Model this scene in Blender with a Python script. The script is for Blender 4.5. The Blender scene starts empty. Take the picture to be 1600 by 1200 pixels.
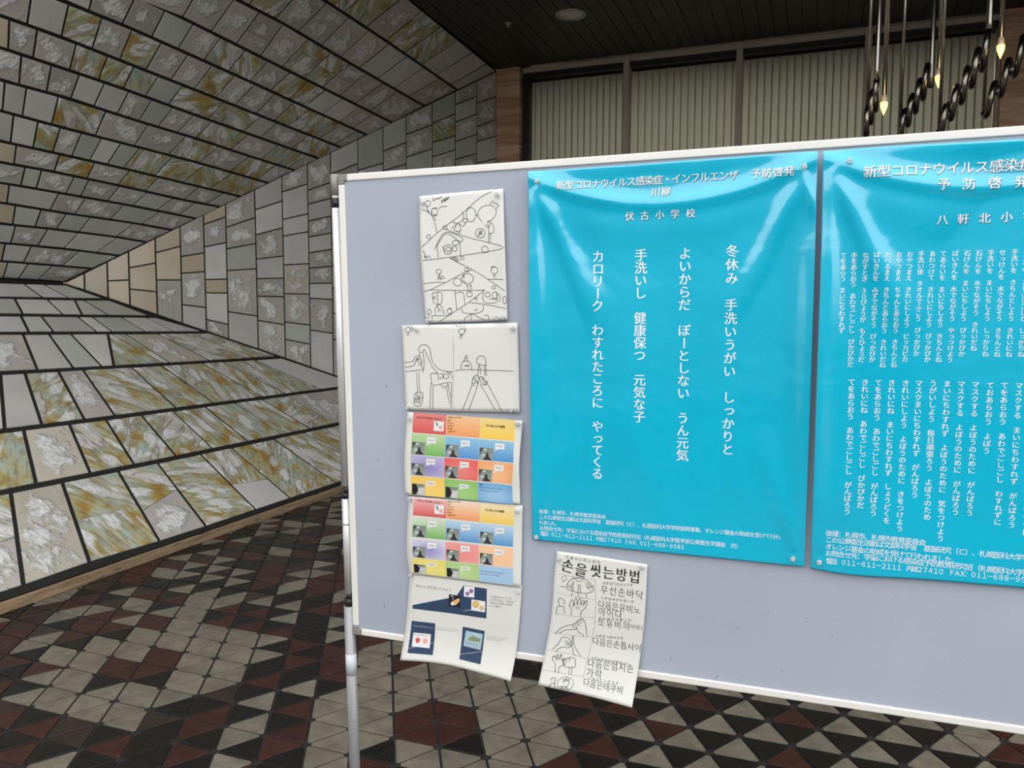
import bpy, bmesh, math, random
import numpy as np
from mathutils import Vector, Matrix

random.seed(7)
sc = bpy.context.scene
COL = sc.collection

# ------------------------------------------------------------------ camera
FPX = 1246.15
YAW, PITCH, ROLL = -0.362738501, 0.0789178563, -0.00443013909
CZ = 1.5
CAM = np.array([0.0, 0.0, CZ])
_f = np.array([math.sin(YAW)*math.cos(PITCH), math.cos(YAW)*math.cos(PITCH), -math.sin(PITCH)])
_r = np.array([math.cos(YAW), -math.sin(YAW), 0.0])
_d = np.cross(_f, _r)
c_, s_ = math.cos(ROLL), math.sin(ROLL)
ROT = np.array([c_*_r + s_*_d, -s_*_r + c_*_d, _f])
cam = bpy.data.cameras.new('camera')
camo = bpy.data.objects.new('camera', cam)
COL.objects.link(camo)
cam.sensor_width = 36.0
cam.lens = FPX/1600*36
cam.clip_start = 0.05
cam.clip_end = 200
M = Matrix.Identity(4)
for k in range(3):
    M[k][0] = ROT[0][k]; M[k][1] = -ROT[1][k]; M[k][2] = -ROT[2][k]; M[k][3] = CAM[k]
camo.matrix_world = M
sc.camera = camo

# ------------------------------------------------------------------ world: overcast daylight outside the open entrance
w = bpy.data.worlds.new('sky'); sc.world = w; w.use_nodes = True
nt = w.node_tree; nt.nodes.clear()
wo = nt.nodes.new('ShaderNodeOutputWorld'); bg = nt.nodes.new('ShaderNodeBackground')
tc = nt.nodes.new('ShaderNodeTexCoord'); sep = nt.nodes.new('ShaderNodeSeparateXYZ')
cr = nt.nodes.new('ShaderNodeValToRGB')
cr.color_ramp.elements[0].position = 0.46; cr.color_ramp.elements[0].color = (0.16, 0.155, 0.15, 1)
cr.color_ramp.elements[1].position = 0.56; cr.color_ramp.elements[1].color = (0.97, 0.98, 1.0, 1)
mp = nt.nodes.new('ShaderNodeMapRange'); mp.inputs[1].default_value = -1; mp.inputs[2].default_value = 1
nt.links.new(tc.outputs['Generated'], sep.inputs[0]); nt.links.new(sep.outputs[2], mp.inputs[0])
nt.links.new(mp.outputs[0], cr.inputs[0]); nt.links.new(cr.outputs[0], bg.inputs[0])
bg.inputs[1].default_value = 2.5
nt.links.new(bg.outputs[0], wo.inputs[0])

sc.view_settings.view_transform = 'Standard'
sc.view_settings.look = 'None'
sc.view_settings.gamma = 1.0
sc.view_settings.use_curve_mapping = False
sc.view_settings.exposure = 0.0
sc.cycles.max_bounces = 8
sc.cycles.diffuse_bounces = 4
sc.cycles.transparent_max_bounces = 8

# ------------------------------------------------------------------ helpers
def ray(x, y):
    return ROT.T @ np.array([(x-800)/FPX, (y-600)/FPX, 1.0])

def on_plane(x, y, p0, n):
    d = ray(x, y); t = np.dot(np.array(p0)-CAM, n)/np.dot(d, n)
    return CAM + t*d

def link(name, me, parent=None, mat=None, loc=None):
    o = bpy.data.objects.new(name, me)
    COL.objects.link(o)
    if parent is not None: o.parent = parent
    if loc is not None: o.location = loc
    if mat is not None and me is not None:
        me.materials.clear(); me.materials.append(mat)
    return o

def mesh(name, vs, fs, smooth=False):
    me = bpy.data.meshes.new(name)
    me.from_pydata([tuple(map(float, v)) for v in vs], [], fs)
    if smooth:
        me.polygons.foreach_set('use_smooth', [True]*len(me.polygons))
    me.update()
    return me

def tag(o, label, cat, group=None, kind=None):
    o['label'] = label
    if cat: o['category'] = cat
    if group: o['group'] = group
    if kind: o['kind'] = kind
    return o

def empty(name, loc=(0, 0, 0)):
    o = bpy.data.objects.new(name, None); COL.objects.link(o); o.location = loc
    o.empty_display_size = 0.05
    return o

class MB:
    def __init__(s): s.v = []; s.f = []
    def quadbox(s, p):                      # 8 points: bottom 4, top 4
        b = len(s.v); s.v += [tuple(q) for q in p]
        s.f += [(b+3, b+2, b+1, b), (b+4, b+5, b+6, b+7), (b, b+1, b+5, b+4), (b+1, b+2, b+6, b+5), (b+2, b+3, b+7, b+6), (b+3, b, b+4, b+7)]
    def box(s, x0, x1, y0, y1, z0, z1):
        s.quadbox([(x0, y0, z0), (x1, y0, z0), (x1, y1, z0), (x0, y1, z0), (x0, y0, z1), (x1, y0, z1), (x1, y1, z1), (x0, y1, z1)])
    def tube(s, pts, r, n=10, caps=True):
        pts = [np.array(p, float) for p in pts]; b = len(s.v); N = len(pts)
        rr = r if hasattr(r, '__len__') else [r]*N
        t0 = pts[1]-pts[0]; ref = np.array([0, 0, 1.0])
        if abs(t0[2]) > .9*np.linalg.norm(t0): ref = np.array([1.0, 0, 0])
        for i, p in enumerate(pts):
            t = pts[min(i+1, N-1)]-pts[max(i-1, 0)]; t = t/np.linalg.norm(t)
            a = ref - t*np.dot(ref, t); a /= np.linalg.norm(a); ref = a; c = np.cross(t, a)
            for k in range(n):
                q = 2*math.pi*k/n; s.v.append(tuple(p+rr[i]*(math.cos(q)*a+math.sin(q)*c)))
        for i in range(N-1):
            for k in range(n):
                k2 = (k+1) % n
                s.f.append((b+i*n+k, b+i*n+k2, b+(i+1)*n+k2, b+(i+1)*n+k))
        if caps:
            s.f.append(tuple(b+k for k in range(n))[::-1]); s.f.append(tuple(b+(N-1)*n+k for k in range(n)))
    def build(s, name, mat, parent=None, smooth=False, bevel=0):
        me = mesh(name, s.v, s.f, smooth)
        o = link(name, me, parent, mat)
        if bevel:
            m = o.modifiers.new('bevel', 'BEVEL'); m.width = bevel; m.segments = 2; m.limit_method = 'ANGLE'
        return o

# ------------------------------------------------------------------ materials
class N:
    def __init__(s, name):
        s.m = bpy.data.materials.new(name); s.m.use_nodes = True; s.t = s.m.node_tree
        s.b = s.t.nodes['Principled BSDF']
    def n(s, kind, **kw):
        x = s.t.nodes.new('ShaderNode'+kind)
        for k, v in kw.items():
            if k.startswith('i_'):
                x.inputs[int(k[2:]) if k[2:].isdigit() else k[2:]].default_value = v
            else: setattr(x, k, v)
        return x
    def l(s, a, b): s.t.links.new(a, b)
    def noise(s, vec, scale, detail=3, rough=.5, dist=0):
        x = s.n('TexNoise'); x.inputs['Scale'].default_value = scale; x.inputs['Detail'].default_value = detail
        x.inputs['Roughness'].default_value = rough; x.inputs['Distortion'].default_value = dist
        if vec is not None: s.l(vec, x.inputs['Vector'])
        return x.outputs['Fac']
    def ramp(s, fac, stops):
        x = s.n('ValToRGB'); e = x.color_ramp.elements
        while len(e) < len(stops): e.new(0.5)
        for q, (p, c) in zip(e, stops):
            q.position = p; q.color = tuple(c)+(1,) if len(c) == 3 else c
        s.l(fac, x.inputs[0]); return x.outputs[0]
    def f(s, fac, a, b):
        x = s.n('MapRange'); x.inputs[1].default_value = a; x.inputs[2].default_value = b; s.l(fac, x.inputs[0]); return x.outputs[0]
    def mix(s, fac, a, b):
        x = s.n('Mix', data_type='RGBA')
        for sock, v in ((x.inputs[0], fac), (x.inputs[6], a), (x.inputs[7], b)):
            if isinstance(v, bpy.types.NodeSocket): s.l(v, sock)
            elif isinstance(v, (int, float)): sock.default_value = v
            else: sock.default_value = tuple(v)+(1,)
        return x.outputs[2]
    def math(s, op, a, b=0.0):
        x = s.n('Math', operation=op)
        for sock, v in ((x.inputs[0], a), (x.inputs[1], b)):
            if isinstance(v, bpy.types.NodeSocket): s.l(v, sock)
            else: sock.default_value = v
        return x.outputs[0]
    def bump(s, h, strength, dist):
        x = s.n('Bump'); x.inputs['Strength'].default_value = strength; x.inputs['Distance'].default_value = dist
        s.l(h, x.inputs['Height']); s.l(x.outputs[0], s.b.inputs['Normal'])
    def set(s, color=None, rough=None, metal=None, coat=None, spec=None):
        for key, v in (('Base Color', color), ('Roughness', rough), ('Metallic', metal), ('Coat Weight', coat), ('Specular IOR Level', spec)):
            if v is None: continue
            if isinstance(v, bpy.types.NodeSocket): s.l(v, s.b.inputs[key])
            elif isinstance(v, tuple): s.b.inputs[key].default_value = v+(1,)
            else: s.b.inputs[key].default_value = v
        return s

def srgb(r, g, b):
    f = lambda c: (c/255)/12.92 if c/255 <= .04045 else ((c/255+.055)/1.055)**2.4
    return (f(r), f(g), f(b))

def simple(name, color, rough=.5, metal=0.0, noise_amt=.08, scale=20, coat=0, bump=0):
    m = N(name); tcn = m.n('TexCoord')
    f = m.noise(tcn.outputs['Object'], scale, 4)
    c2 = tuple(x*(1-noise_amt) for x in color); c1 = tuple(min(1, x*(1+noise_amt)) for x in color)
    m.set(m.ramp(f, [(.3, c2), (.7, c1)]), rough, metal, coat)
    if bump: m.bump(f, bump, .001)
    return m.m

def tile_mat(kind, base):
    """Glazed ceramic mural tile. Pattern lives in the tile's own plane (UV in metres), shifted per tile."""
    m = N('glaze_'+kind); uv = m.n('UVMap'); oi = m.n('ObjectInfo')
    add = m.n('VectorMath', operation='MULTIPLY_ADD')
    cmb = m.n('CombineXYZ'); m.l(oi.outputs['Random'], cmb.inputs[0]); m.l(oi.outputs['Random'], cmb.inputs[2])
    add.inputs[1].default_value = (1, 1, 1)
    m.l(uv.outputs[0], add.inputs[0])
    sc_ = m.n('VectorMath', operation='SCALE'); sc_.inputs['Scale'].default_value = 37.0
    m.l(cmb.outputs[0], sc_.inputs[0]); m.l(sc_.outputs[0], add.inputs[2])
    v = add.outputs[0]
    plain = m.ramp(m.noise(v, 3, 4), [(.3, [c*.9 for c in base]), (.7, [c*1.06 for c in base])])
    hsv = m.n('HueSaturation'); m.l(plain, hsv.inputs['Color'])
    m.l(m.f(oi.outputs['Random'], 0, 1), hsv.inputs['Value'])
    mr = m.n('MapRange'); mr.inputs[3].default_value = .86; mr.inputs[4].default_value = 1.1
    m.l(oi.outputs['Random'], mr.inputs[0]); m.l(mr.outputs[0], hsv.inputs['Value'])
    col = hsv.outputs[0]
    fine = m.noise(v, 60, 2)
    h = m.math('MULTIPLY', fine, .05)
    mr.inputs[3].default_value = .86
    if kind in ('blob', 'leaf', 'tanblob', 'pale'):
        # mask that fades toward tile rim (second UV layer holds 0..1 tile coords)
        uv2 = m.n('UVMap'); uv2.uv_map = 'unit'
        s2 = m.n('SeparateXYZ'); m.l(uv2.outputs[0], s2.inputs[0])
        def hump(o): return m.math('MULTIPLY', m.math('MULTIPLY', o, m.math('SUBTRACT', 1.0, o)), 4.0)
        rim = m.math('MULTIPLY', hump(s2.outputs[0]), hump(s2.outputs[1]))
        n1 = m.noise(v, 9, 6, .62, .4)
        big = m.noise(v, 4.5, 3, .5)
        vor = m.n('TexVoronoi', feature='SMOOTH_F1'); vor.inputs['Scale'].default_value = 32; m.l(v, vor.inputs['Vector'])
        lump = m.math('SUBTRACT', 1.0, vor.outputs['Distance'])
        field = m.math('ADD', m.math('MULTIPLY', n1, .75), m.math('MULTIPLY', big, .25))
        if kind == 'leaf':
            mask = m.f(field, .43, .50)
        else:
            mask = m.f(m.math('ADD', field, m.math('MULTIPLY', rim, .20)), .575, .68)
        white = m.ramp(m.noise(v, 40, 4, .7), [(.25, srgb(172, 168, 160)), (.45, srgb(218, 218, 215)), (.8, srgb(236, 238, 238))])
        # dark iron specks around the lumps
        ring = m.math('MULTIPLY', m.f(m.math('ABSOLUTE', m.math('SUBTRACT', mask, .5)), .5, .2), m.f(m.noise(v, 45, 3, .7), .54, .68))
        if kind == 'leaf':
            # long leaf blades: stretched, rotated noise
            rot = m.n('VectorRotate', rotation_type='Z_AXIS'); m.l(uv.outputs[0], rot.inputs['Vector'])
            ang = m.n('MapRange'); ang.inputs[3].default_value = -1.3; ang.inputs[4].default_value = 1.3
            m.l(oi.outputs['Random'], ang.inputs[0]); m.l(ang.outputs[0], rot.inputs['Angle'])
            st = m.n('VectorMath', operation='MULTIPLY'); st.inputs[1].default_value = (1.0, .22, 1); m.l(rot.outputs[0], st.inputs[0])
            st2 = m.n('VectorMath', operation='ADD'); m.l(st.outputs[0], st2.inputs[0]); m.l(sc_.outputs[0], st2.inputs[1])
            lf = m.noise(st2.outputs[0], 8.5, 2, .45, .3)
            # elongated rounded lumps of white glaze lying between the blades
            dn = m.n('TexNoise'); dn.inputs['Scale'].default_value = 9; dn.inputs['Detail'].default_value = 2; m.l(v, dn.inputs['Vector'])
            dm = m.n('VectorMath', operation='MULTIPLY_ADD'); m.l(dn.outputs['Color'], dm.inputs[0]); dm.inputs[1].default_value = (.07, .07, 0)
            st3 = m.n('VectorMath', operation='MULTIPLY'); st3.inputs[1].default_value = (1.0, .5, 1); m.l(rot.outputs[0], st3.inputs[0])
            st4 = m.n('VectorMath', operation='ADD'); m.l(st3.outputs[0], st4.inputs[0]); m.l(sc_.outputs[0], st4.inputs[1])
            m.l(st4.outputs[0], dm.inputs[2])
            vl = m.n('TexVoronoi', feature='F1'); vl.inputs['Scale'].default_value = 8.5; m.l(dm.outputs[0], vl.inputs['Vector'])
            pebble = m.f(m.math('ADD', vl.outputs['Distance'], m.math('MULTIPLY', m.noise(v, 50, 3, .6), .12)), .56, .44)
            mask = m.math('MAXIMUM', m.math('MULTIPLY', pebble, m.f(m.noise(v, 3.5, 2), .36, .44)), m.math('MULTIPLY', mask, .5))
            leafmask = m.math('MULTIPLY', m.f(lf, .40, .46), m.math('SUBTRACT', 1.0, m.math('MULTIPLY', pebble, m.f(lf, .60, .56))))
            ochre = m.ramp(m.noise(v, 7, 3), [(.33, srgb(168, 134, 66)), (.41, srgb(172, 156, 100)), (.49, srgb(180, 176, 140)), (.58, srgb(176, 184, 164)), (.7, srgb(168, 188, 178))])
            veins = m.f(m.noise(st2.outputs[0], 40, 1), .40, .50)
            ochre = m.mix(m.math('MULTIPLY', m.math('SUBTRACT', 1.0, veins), .35), ochre, srgb(120, 100, 50))
            col = m.mix(mask, col, white)
            col = m.mix(leafmask, col, ochre)
            edge = m.math('MULTIPLY', m.f(lf, .39, .41), m.f(lf, .45, .42))
            col = m.mix(m.math('MULTIPLY', edge, .5), col, srgb(100, 84, 44))
            lum = m.math('MULTIPLY', m.math('MULTIPLY', mask, lump), m.math('SUBTRACT', 1.0, leafmask))
            h = m.math('ADD', h, m.math('ADD', m.math('MULTIPLY', lum, .8), m.math('MULTIPLY', leafmask, m.f(lf, .42, .66))))
        else:
            wm = mask if kind != 'pale' else m.math('MULTIPLY', mask, .6)
            col = m.mix(wm, col, white)
            col = m.mix(m.math('MULTIPLY', ring, .5), col, srgb(112, 102, 90))
            h = m.math('ADD', h, m.math('MULTIPLY', mask, m.math('ADD', lump, m.math('MULTIPLY', m.noise(v, 30, 3), .6))))
        m.bump(h, .9, .012)
    else:
        m.bump(h, .25, .004)
    m.set(col, .22, 0, .25)
    return m.m

BLIND_FILL_W = 190  # power of the fill light added behind the blinds
MAT = {}
def build_mats():
    M_ = MAT
    M_['tile_p'] = tile_mat('plain', srgb(206, 204, 199))
    M_['tile_g'] = tile_mat('green', srgb(190, 194, 182))
    M_['tile_t'] = tile_mat('tan', srgb(198, 184, 160))
    M_['tile_b'] = tile_mat('blob', srgb(188, 182, 174))
    M_['tile_l'] = tile_mat('pale', srgb(172, 170, 158))
    M_['tile_L'] = tile_mat('leaf', srgb(188, 184, 168))
    M_['tile_l'] = M_['tile_L'] if False else tile_mat('tanblob', srgb(194, 188, 172))
    M_['grout'] = simple('dark_grout', srgb(26, 26, 23), .8, 0, .2, 30)
    # floor tile: colour attribute per tile, cloudy wear
    m = N('floor_tile'); at = m.n('Attribute', attribute_name='Col'); g = m.n('NewGeometry')
    f1 = m.noise(g.outputs['Position'], 14, 5, .6, .4)
    hs = m.n('HueSaturation'); m.l(at.outputs['Color'], hs.inputs['Color'])
    mr = m.n('MapRange'); mr.inputs[1].default_value = .3; mr.inputs[2].default_value = .75; mr.inputs[3].default_value = .6; mr.inputs[4].default_value = 1.12
    m.l(f1, mr.inputs[0]); m.l(mr.outputs[0], hs.inputs['Value'])
    m.set(hs.outputs[0], m.n('MapRange').outputs[0], 0)
    rr = m.n('MapRange'); rr.inputs[1].default_value = .3; rr.inputs[2].default_value = .7; rr.inputs[3].default_value = .32; rr.inputs[4].default_value = .5
    m.l(m.noise(g.outputs['Position'], 30, 3), rr.inputs[0]); m.l(rr.outputs[0], m.b.inputs['Roughness'])
    m.b.inputs['Specular IOR Level'].default_value = .35
    m.bump(f1, .15, .002)
    M_['floor_tile'] = m.m
    M_['floor_grout'] = simple('floor_grout', srgb(30, 27, 24), .85, 0, .25, 60)
    # travertine
    m = N('travertine'); g = m.n('TexCoord'); st = m.n('VectorMath', operation='MULTIPLY'); st.inputs[1].default_value = (.35, .35, 6)
    gp = m.n('NewGeometry'); m.l(gp.outputs['Position'], st.inputs[0])
    f = m.noise(st.outputs[0], 2.2, 6, .6, .6)
    m.set(m.ramp(f, [(.3, srgb(150, 110, 82)), (.5, srgb(192, 154, 122)), (.7, srgb(218, 190, 158))]), .55)
    M_['travertine'] = m.m
    m = N('kerb_travertine'); gp = m.n('NewGeometry'); st = m.n('VectorMath', operation='MULTIPLY'); st.inputs[1].default_value = (6, .8, 12)
    m.l(gp.outputs['Position'], st.inputs[0])
    f = m.noise(st.outputs[0], 4, 6, .65, .5)
    pits = m.f(m.noise(st.outputs[0], 9, 3, .6), .36, .33)
    c = m.ramp(f, [(.3, srgb(120, 100, 76)), (.6, srgb(166, 142, 112))])
    m.set(m.mix(pits, c, srgb(50, 40, 30)), .6)
    M_['kerb'] = m.m
    M_['alu'] = simple('aluminium_frame', srgb(236, 234, 226), .35, .0, .02, 12)
    M_['tube'] = simple('aluminium_tube', srgb(216, 216, 214), .42, .35, .04, 9)
    M_['tube_grey'] = simple('grey_metal_tube', srgb(158, 158, 158), .42, .3, .04, 9)
    M_['cap'] = simple('grey_plastic', srgb(140, 136, 130), .5, 0, .05, 20)
    M_['black'] = simple('black_plastic', srgb(28, 28, 30), .4, 0, .1, 20)
    M_['sticker'] = simple('pale_sticker', srgb(208, 214, 218), .4, 0, .03, 20)
    m = N('board_fabric'); t_ = m.n('TexCoord')
    f = m.noise(t_.outputs['Object'], 260, 3, .7); g2 = m.noise(t_.outputs['Object'], 2.2, 4)
    c = m.mix(m.f(g2, .3, .7), srgb(166, 174, 187), srgb(176, 184, 195))
    spots = m.f(m.noise(t_.outputs['Object'], 46, 2, .4), .735, .78)
    c = m.mix(m.math('MULTIPLY', spots, .45), c, srgb(112, 118, 128))
    m.set(c, .9); m.bump(f, .25, .0008)
    M_['fabric'] = m.m
    M_['paper'] = simple('white_paper', srgb(226, 226, 218), .6, 0, .015, 8)
    m = N('print'); at = m.n('Attribute', attribute_name='Col'); m.set(at.outputs['Color'], .5)
    M_['print'] = m.m
    for nm, c in (('poster_blue', (0, 186, 218)),):
        m = N(nm); t_ = m.n('TexCoord'); g2 = m.noise(t_.outputs['Object'], 40, 4)
        cc = srgb(*c)
        m.set(m.ramp(g2, [(.3, [q*.97 for q in cc]), (.7, cc)]), .15, 0)
        m.b.inputs['Specular IOR Level'].default_value = .9; m.b.inputs['Coat Weight'].default_value = .5; m.b.inputs['Coat Roughness'].default_value = .1
        big = m.noise(t_.outputs['Object'], 5, 3, .5, .4)
        m.bump(big, .5, .012)
        M_[nm] = m.m
    M_['white_ink'] = simple('white_ink', srgb(238, 243, 246), .35, 0, .01, 9)
    M_['shade_ink'] = simple('grey_ink', srgb(70, 120, 140), .35, 0, .01, 9)
    M_['ink'] = simple('black_ink', srgb(52, 52, 54), .5, 0, .05, 50)
    m = N('clear_plastic'); m.set((.86, .88, .87), .08); m.b.inputs['Transmission Weight'].default_value = .6; m.b.inputs['IOR'].default_value = 1.45
    M_['clear'] = m.m
    M_['ceiling'] = simple('dark_ceiling_board', srgb(40, 37, 32), .6, 0, .1, 6)
    m = N('perforated_ceiling'); gp = m.n('NewGeometry'); vr = m.n('TexVoronoi'); vr.inputs['Scale'].default_value = 55; vr.inputs['Randomness'].default_value = 0.0
    m.l(gp.outputs['Position'], vr.inputs['Vector'])
    m.set(m.mix(m.f(vr.outputs['Distance'], .25, .18), srgb(38, 34, 29), srgb(14, 12, 10)), .55)
    M_['ceiling'] = m.m
    M_['bronze'] = simple('bronze_window_frame', srgb(176, 166, 150), .45, .0, .06, 5)
    M_['bronze_dark'] = simple('dark_window_frame', srgb(50, 46, 40), .4, .4, .06, 5)
    m = N('blind_fabric'); tcn = m.n('TexCoord'); f = m.noise(tcn.outputs['Object'], 3, 4)
    m.set(m.ramp(f, [(.3, srgb(168, 165, 148)), (.7, srgb(180, 177, 160))]), .8)
    tr = m.n('BsdfTranslucent'); tr.inputs[0].default_value = srgb(186, 184, 168)+(1,)
    mx = m.n('MixShader'); mx.inputs[0].default_value = .3; m.l(m.b.outputs[0], mx.inputs[1]); m.l(tr.outputs[0], mx.inputs[2])
    m.l(mx.outputs[0], m.t.nodes['Material Output'].inputs[0])
    M_['blind'] = m.m
    m = N('window_glass'); m.set((.9, .93, .9), .03); m.b.inputs['Transmission Weight'].default_value = 1.0; m.b.inputs['IOR'].default_value = 1.25
    M_['glass'] = m.m
    M_['chrome'] = simple('dark_chrome', srgb(112, 110, 104), .22, 1.0, .05, 5)
    M_['rod'] = simple('steel_rod', srgb(150, 145, 135), .25, 1.0, .05, 5)
    m = N('lit_bulb'); m.set((1, .8, .4), .4); m.b.inputs['Emission Color'].default_value = (1, .74, .13, 1); m.b.inputs['Emission Strength'].default_value = 1.6
    M_['bulb'] = m.m
    M_['socket'] = simple('bulb_socket', srgb(170, 150, 132), .4, 0, .05, 20)
    M_['lamp_white'] = simple('lamp_reflector', srgb(200, 198, 192), .35, .3, .05, 20)
    M_['plaster'] = simple('plaster', srgb(120, 112, 102), .8, 0, .06, 3)
build_mats()

# ------------------------------------------------------------------ floor
UNIT = 1.5/8.38457806
ORG = np.array([-1.46335607, 2.90347172])
AX = np.array([1.0, 0.0])*UNIT; BX = np.array([.5, -math.sqrt(3)/2])*UNIT
WX, WY, CEIL = -3.83, 9.48, 4.62
mb = MB(); mb.box(-3.83, 5.2, -2.4, WY+3.4, -.06, -.004)
floor = mb.build('floor', MAT['floor_grout'])
tag(floor, 'floor of triangular encaustic tiles in beige, black and red brown', None, kind='structure')
TC = {'L': srgb(120, 113, 99), 'D': srgb(26, 23, 21), 'R': srgb(64, 36, 29), 'M': srgb(52, 43, 36)}
FM = {}
def fm(i, s, j0):
    for k, p in enumerate(s.split()):
        FM[(i, j0+k)] = p
fm(-13, 'LL LM MM MR RR RM MD', -2)
fm(-12, 'DR RL LD ML LD RD DR MD', -2)
fm(-11, 'DL DM LR RR RD LL RL DL MR DR', -3)
fm(-10, 'MR LL RL RD LL LL LL LL DR DR', -3)
fm(-9, 'DR DL RR LL LL RR DL LL MM DL', -3)
fm(-8, 'LD LD LD DL LL LL LL LL RR RD LL LL DR DD', -7)
fm(-7, 'DD LD LD DL LR DR LL LL LL LL LD MD DD DD', -7)
fm(-6, 'RR RR RD ML DR DR LL LL LL LM DR RD RD', -7)
fm(-5, 'ML ML LD DL DL DR LD LD DR DL DL LD LR', -7)
fm(-4, 'LR RR RD DR DD DD RD RD DL DR DR RD', -7)
fm(-3, 'RR RL LR RD LD LD RR RR DL LL LL LL', -7)
fm(-2, 'DL LL LR LD RL LL LL LL LL LD', -6)
fm(-1, 'LD DL DL LD RL LL LR RR LL', -5)
fm(0, 'LL RL LL LL LL RR RD LL', -4)
fm(1, 'RD LL DR LL LL LL LL LL', -4)
fm(2, 'DD RD DD LL LL LL LR RD', -4)
fm(3, 'RD DR DR DR DR DL DR', -3)
fm(4, 'DD DD DR DL DL DL', -3)
fm(5, 'DL DL DL RL DL DR', -3)
fm(6, 'DL DR DL DL DL', -3)
fm(7, 'DL DL DL DR DL', -3)
fm(8, 'DL DR DL DL', -3)
fm(9, 'DL DL DL DL', -3)
fm(10, 'DL DL DL DR', -3)
fm(11, 'DL DL DL', -3)
tris = []
rf = random.Random(11)
def clipx(poly, xmin):
    out = []
    for k in range(len(poly)):
        a, b = poly[k], poly[(k+1) % len(poly)]
        if a[0] >= xmin: out.append(a)
        if (a[0] >= xmin) != (b[0] >= xmin):
            t = (xmin-a[0])/(b[0]-a[0]); out.append(a+t*(b-a))
    return out
for i in range(-50, 60):
    for j in range(-60, 40):
        for ab in (0, 1):
            P = [ORG+i*AX+j*BX, ORG+(i+1)*AX+j*BX, ORG+i*AX+(j+1)*BX] if ab == 0 else \
                [ORG+(i+1)*AX+j*BX, ORG+(i+1)*AX+(j+1)*BX, ORG+i*AX+(j+1)*BX]
            c = sum(P)/3
            if c[0] < WX-.05 or c[0] > 5.1 or c[1] < -2.3 or c[1] > WY+.4: continue
            k = FM.get((i, j))
            if k: k = k[ab]
            else: k = rf.choices('LDRM', (.34, .3, .24, .12))[0]
            tris.append((c, P, k, (i, j)))
def tri_poly(P, gap=.0042, cut=.012):
    c = sum(P)/3; L = UNIT
    inr = L*math.sqrt(3)/6; s = (inr-gap)/inr
    Q = [c+(p-c)*s for p in P]
    out = []
    for k in range(3):
        p, a, b = Q[k], Q[k-1], Q[(k+1) % 3]
        out.append(p+(a-p)/np.linalg.norm(a-p)*cut); out.append(p+(b-p)/np.linalg.norm(b-p)*cut)
    ar = 0
    for k in range(6): ar += out[k][0]*out[(k+1) % 6][1]-out[(k+1) % 6][0]*out[k][1]
    return out if ar > 0 else out[::-1]
def prism(poly, z0, z1, b=.0016):
    n = len(poly); c = sum(poly)/n
    inn = [p+(c-p)*(b/np.linalg.norm(c-p)) for p in poly]
    v = [(p[0], p[1], z0) for p in poly]+[(p[0], p[1], z1-b) for p in poly]+[(p[0], p[1], z1) for p in inn]
    f = [(k, (k+1) % n, n+(k+1) % n, n+k) for k in range(n)]+[(n+k, n+(k+1) % n, 2*n+(k+1) % n, 2*n+k) for k in range(n)]+[tuple(range(2*n, 3*n))]
    return v, f
# visibility rank: pixel area, as seen by the camera (in front, inside the frame)
def rank(c):
    q = ROT @ (np.array([c[0], c[1], 0])-CAM)
    if q[2] < .3: return 0
    x, y = 800+FPX*q[0]/q[2], 600+FPX*q[1]/q[2]
    if x < -40 or x > 1640 or y > 1240: return 0
    if x > 575 and y < 1030+(x-600)*.145-25: return 0       # hidden behind the board
    return 1/q[2]**3
tris.sort(key=lambda t: -rank(t[0]))
shared = {}
V, F, CC = [], [], []
for k, (c, P, kind, ij) in enumerate(tris):
    poly = tri_poly(P)
    if min(p[0] for p in poly) < WX+.002:
        poly = clipx(poly, WX+.002)
        if len(poly) < 3: continue
    jit = 1+rf.uniform(-.12, .12)
    col = [q*jit for q in TC[kind]]
    if k < 300:
        up = P[0][1] != P[1][1]
        key = (round((P[2]-P[0])[0], 3), kind, rf.randrange(3))
        if len(poly) == 6:
            if key not in shared:
                v, f = prism([p-c for p in poly], -.004, 0)
                me = mesh('floor_tile', v, f)
                a = me.color_attributes.new('Col', 'FLOAT_COLOR', 'POINT')
                a.data.foreach_set('color', sum([list(col)+[1] for _ in v], []))
                me.materials.append(MAT['floor_tile']); shared[key] = me
            o = bpy.data.objects.new('tile', shared[key]); COL.objects.link(o); o.parent = floor; o.location = (c[0], c[1], 0)
            continue
    v, f = prism(poly, -.004, 0)
    b = len(V); V += v; F += [tuple(b+q for q in ff) for ff in f]; CC += [tuple(col)+(1,)]*len(v)
me = mesh('far_tiles', V, F); a = me.color_attributes.new('Col', 'FLOAT_COLOR', 'POINT')
a.data.foreach_set('color', [x for c in CC for x in c])
o = link('far_tiles', me, floor, MAT['floor_tile']); o['kind'] = 'stuff'; o['label'] = 'remaining small triangular floor tiles further off'

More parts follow.
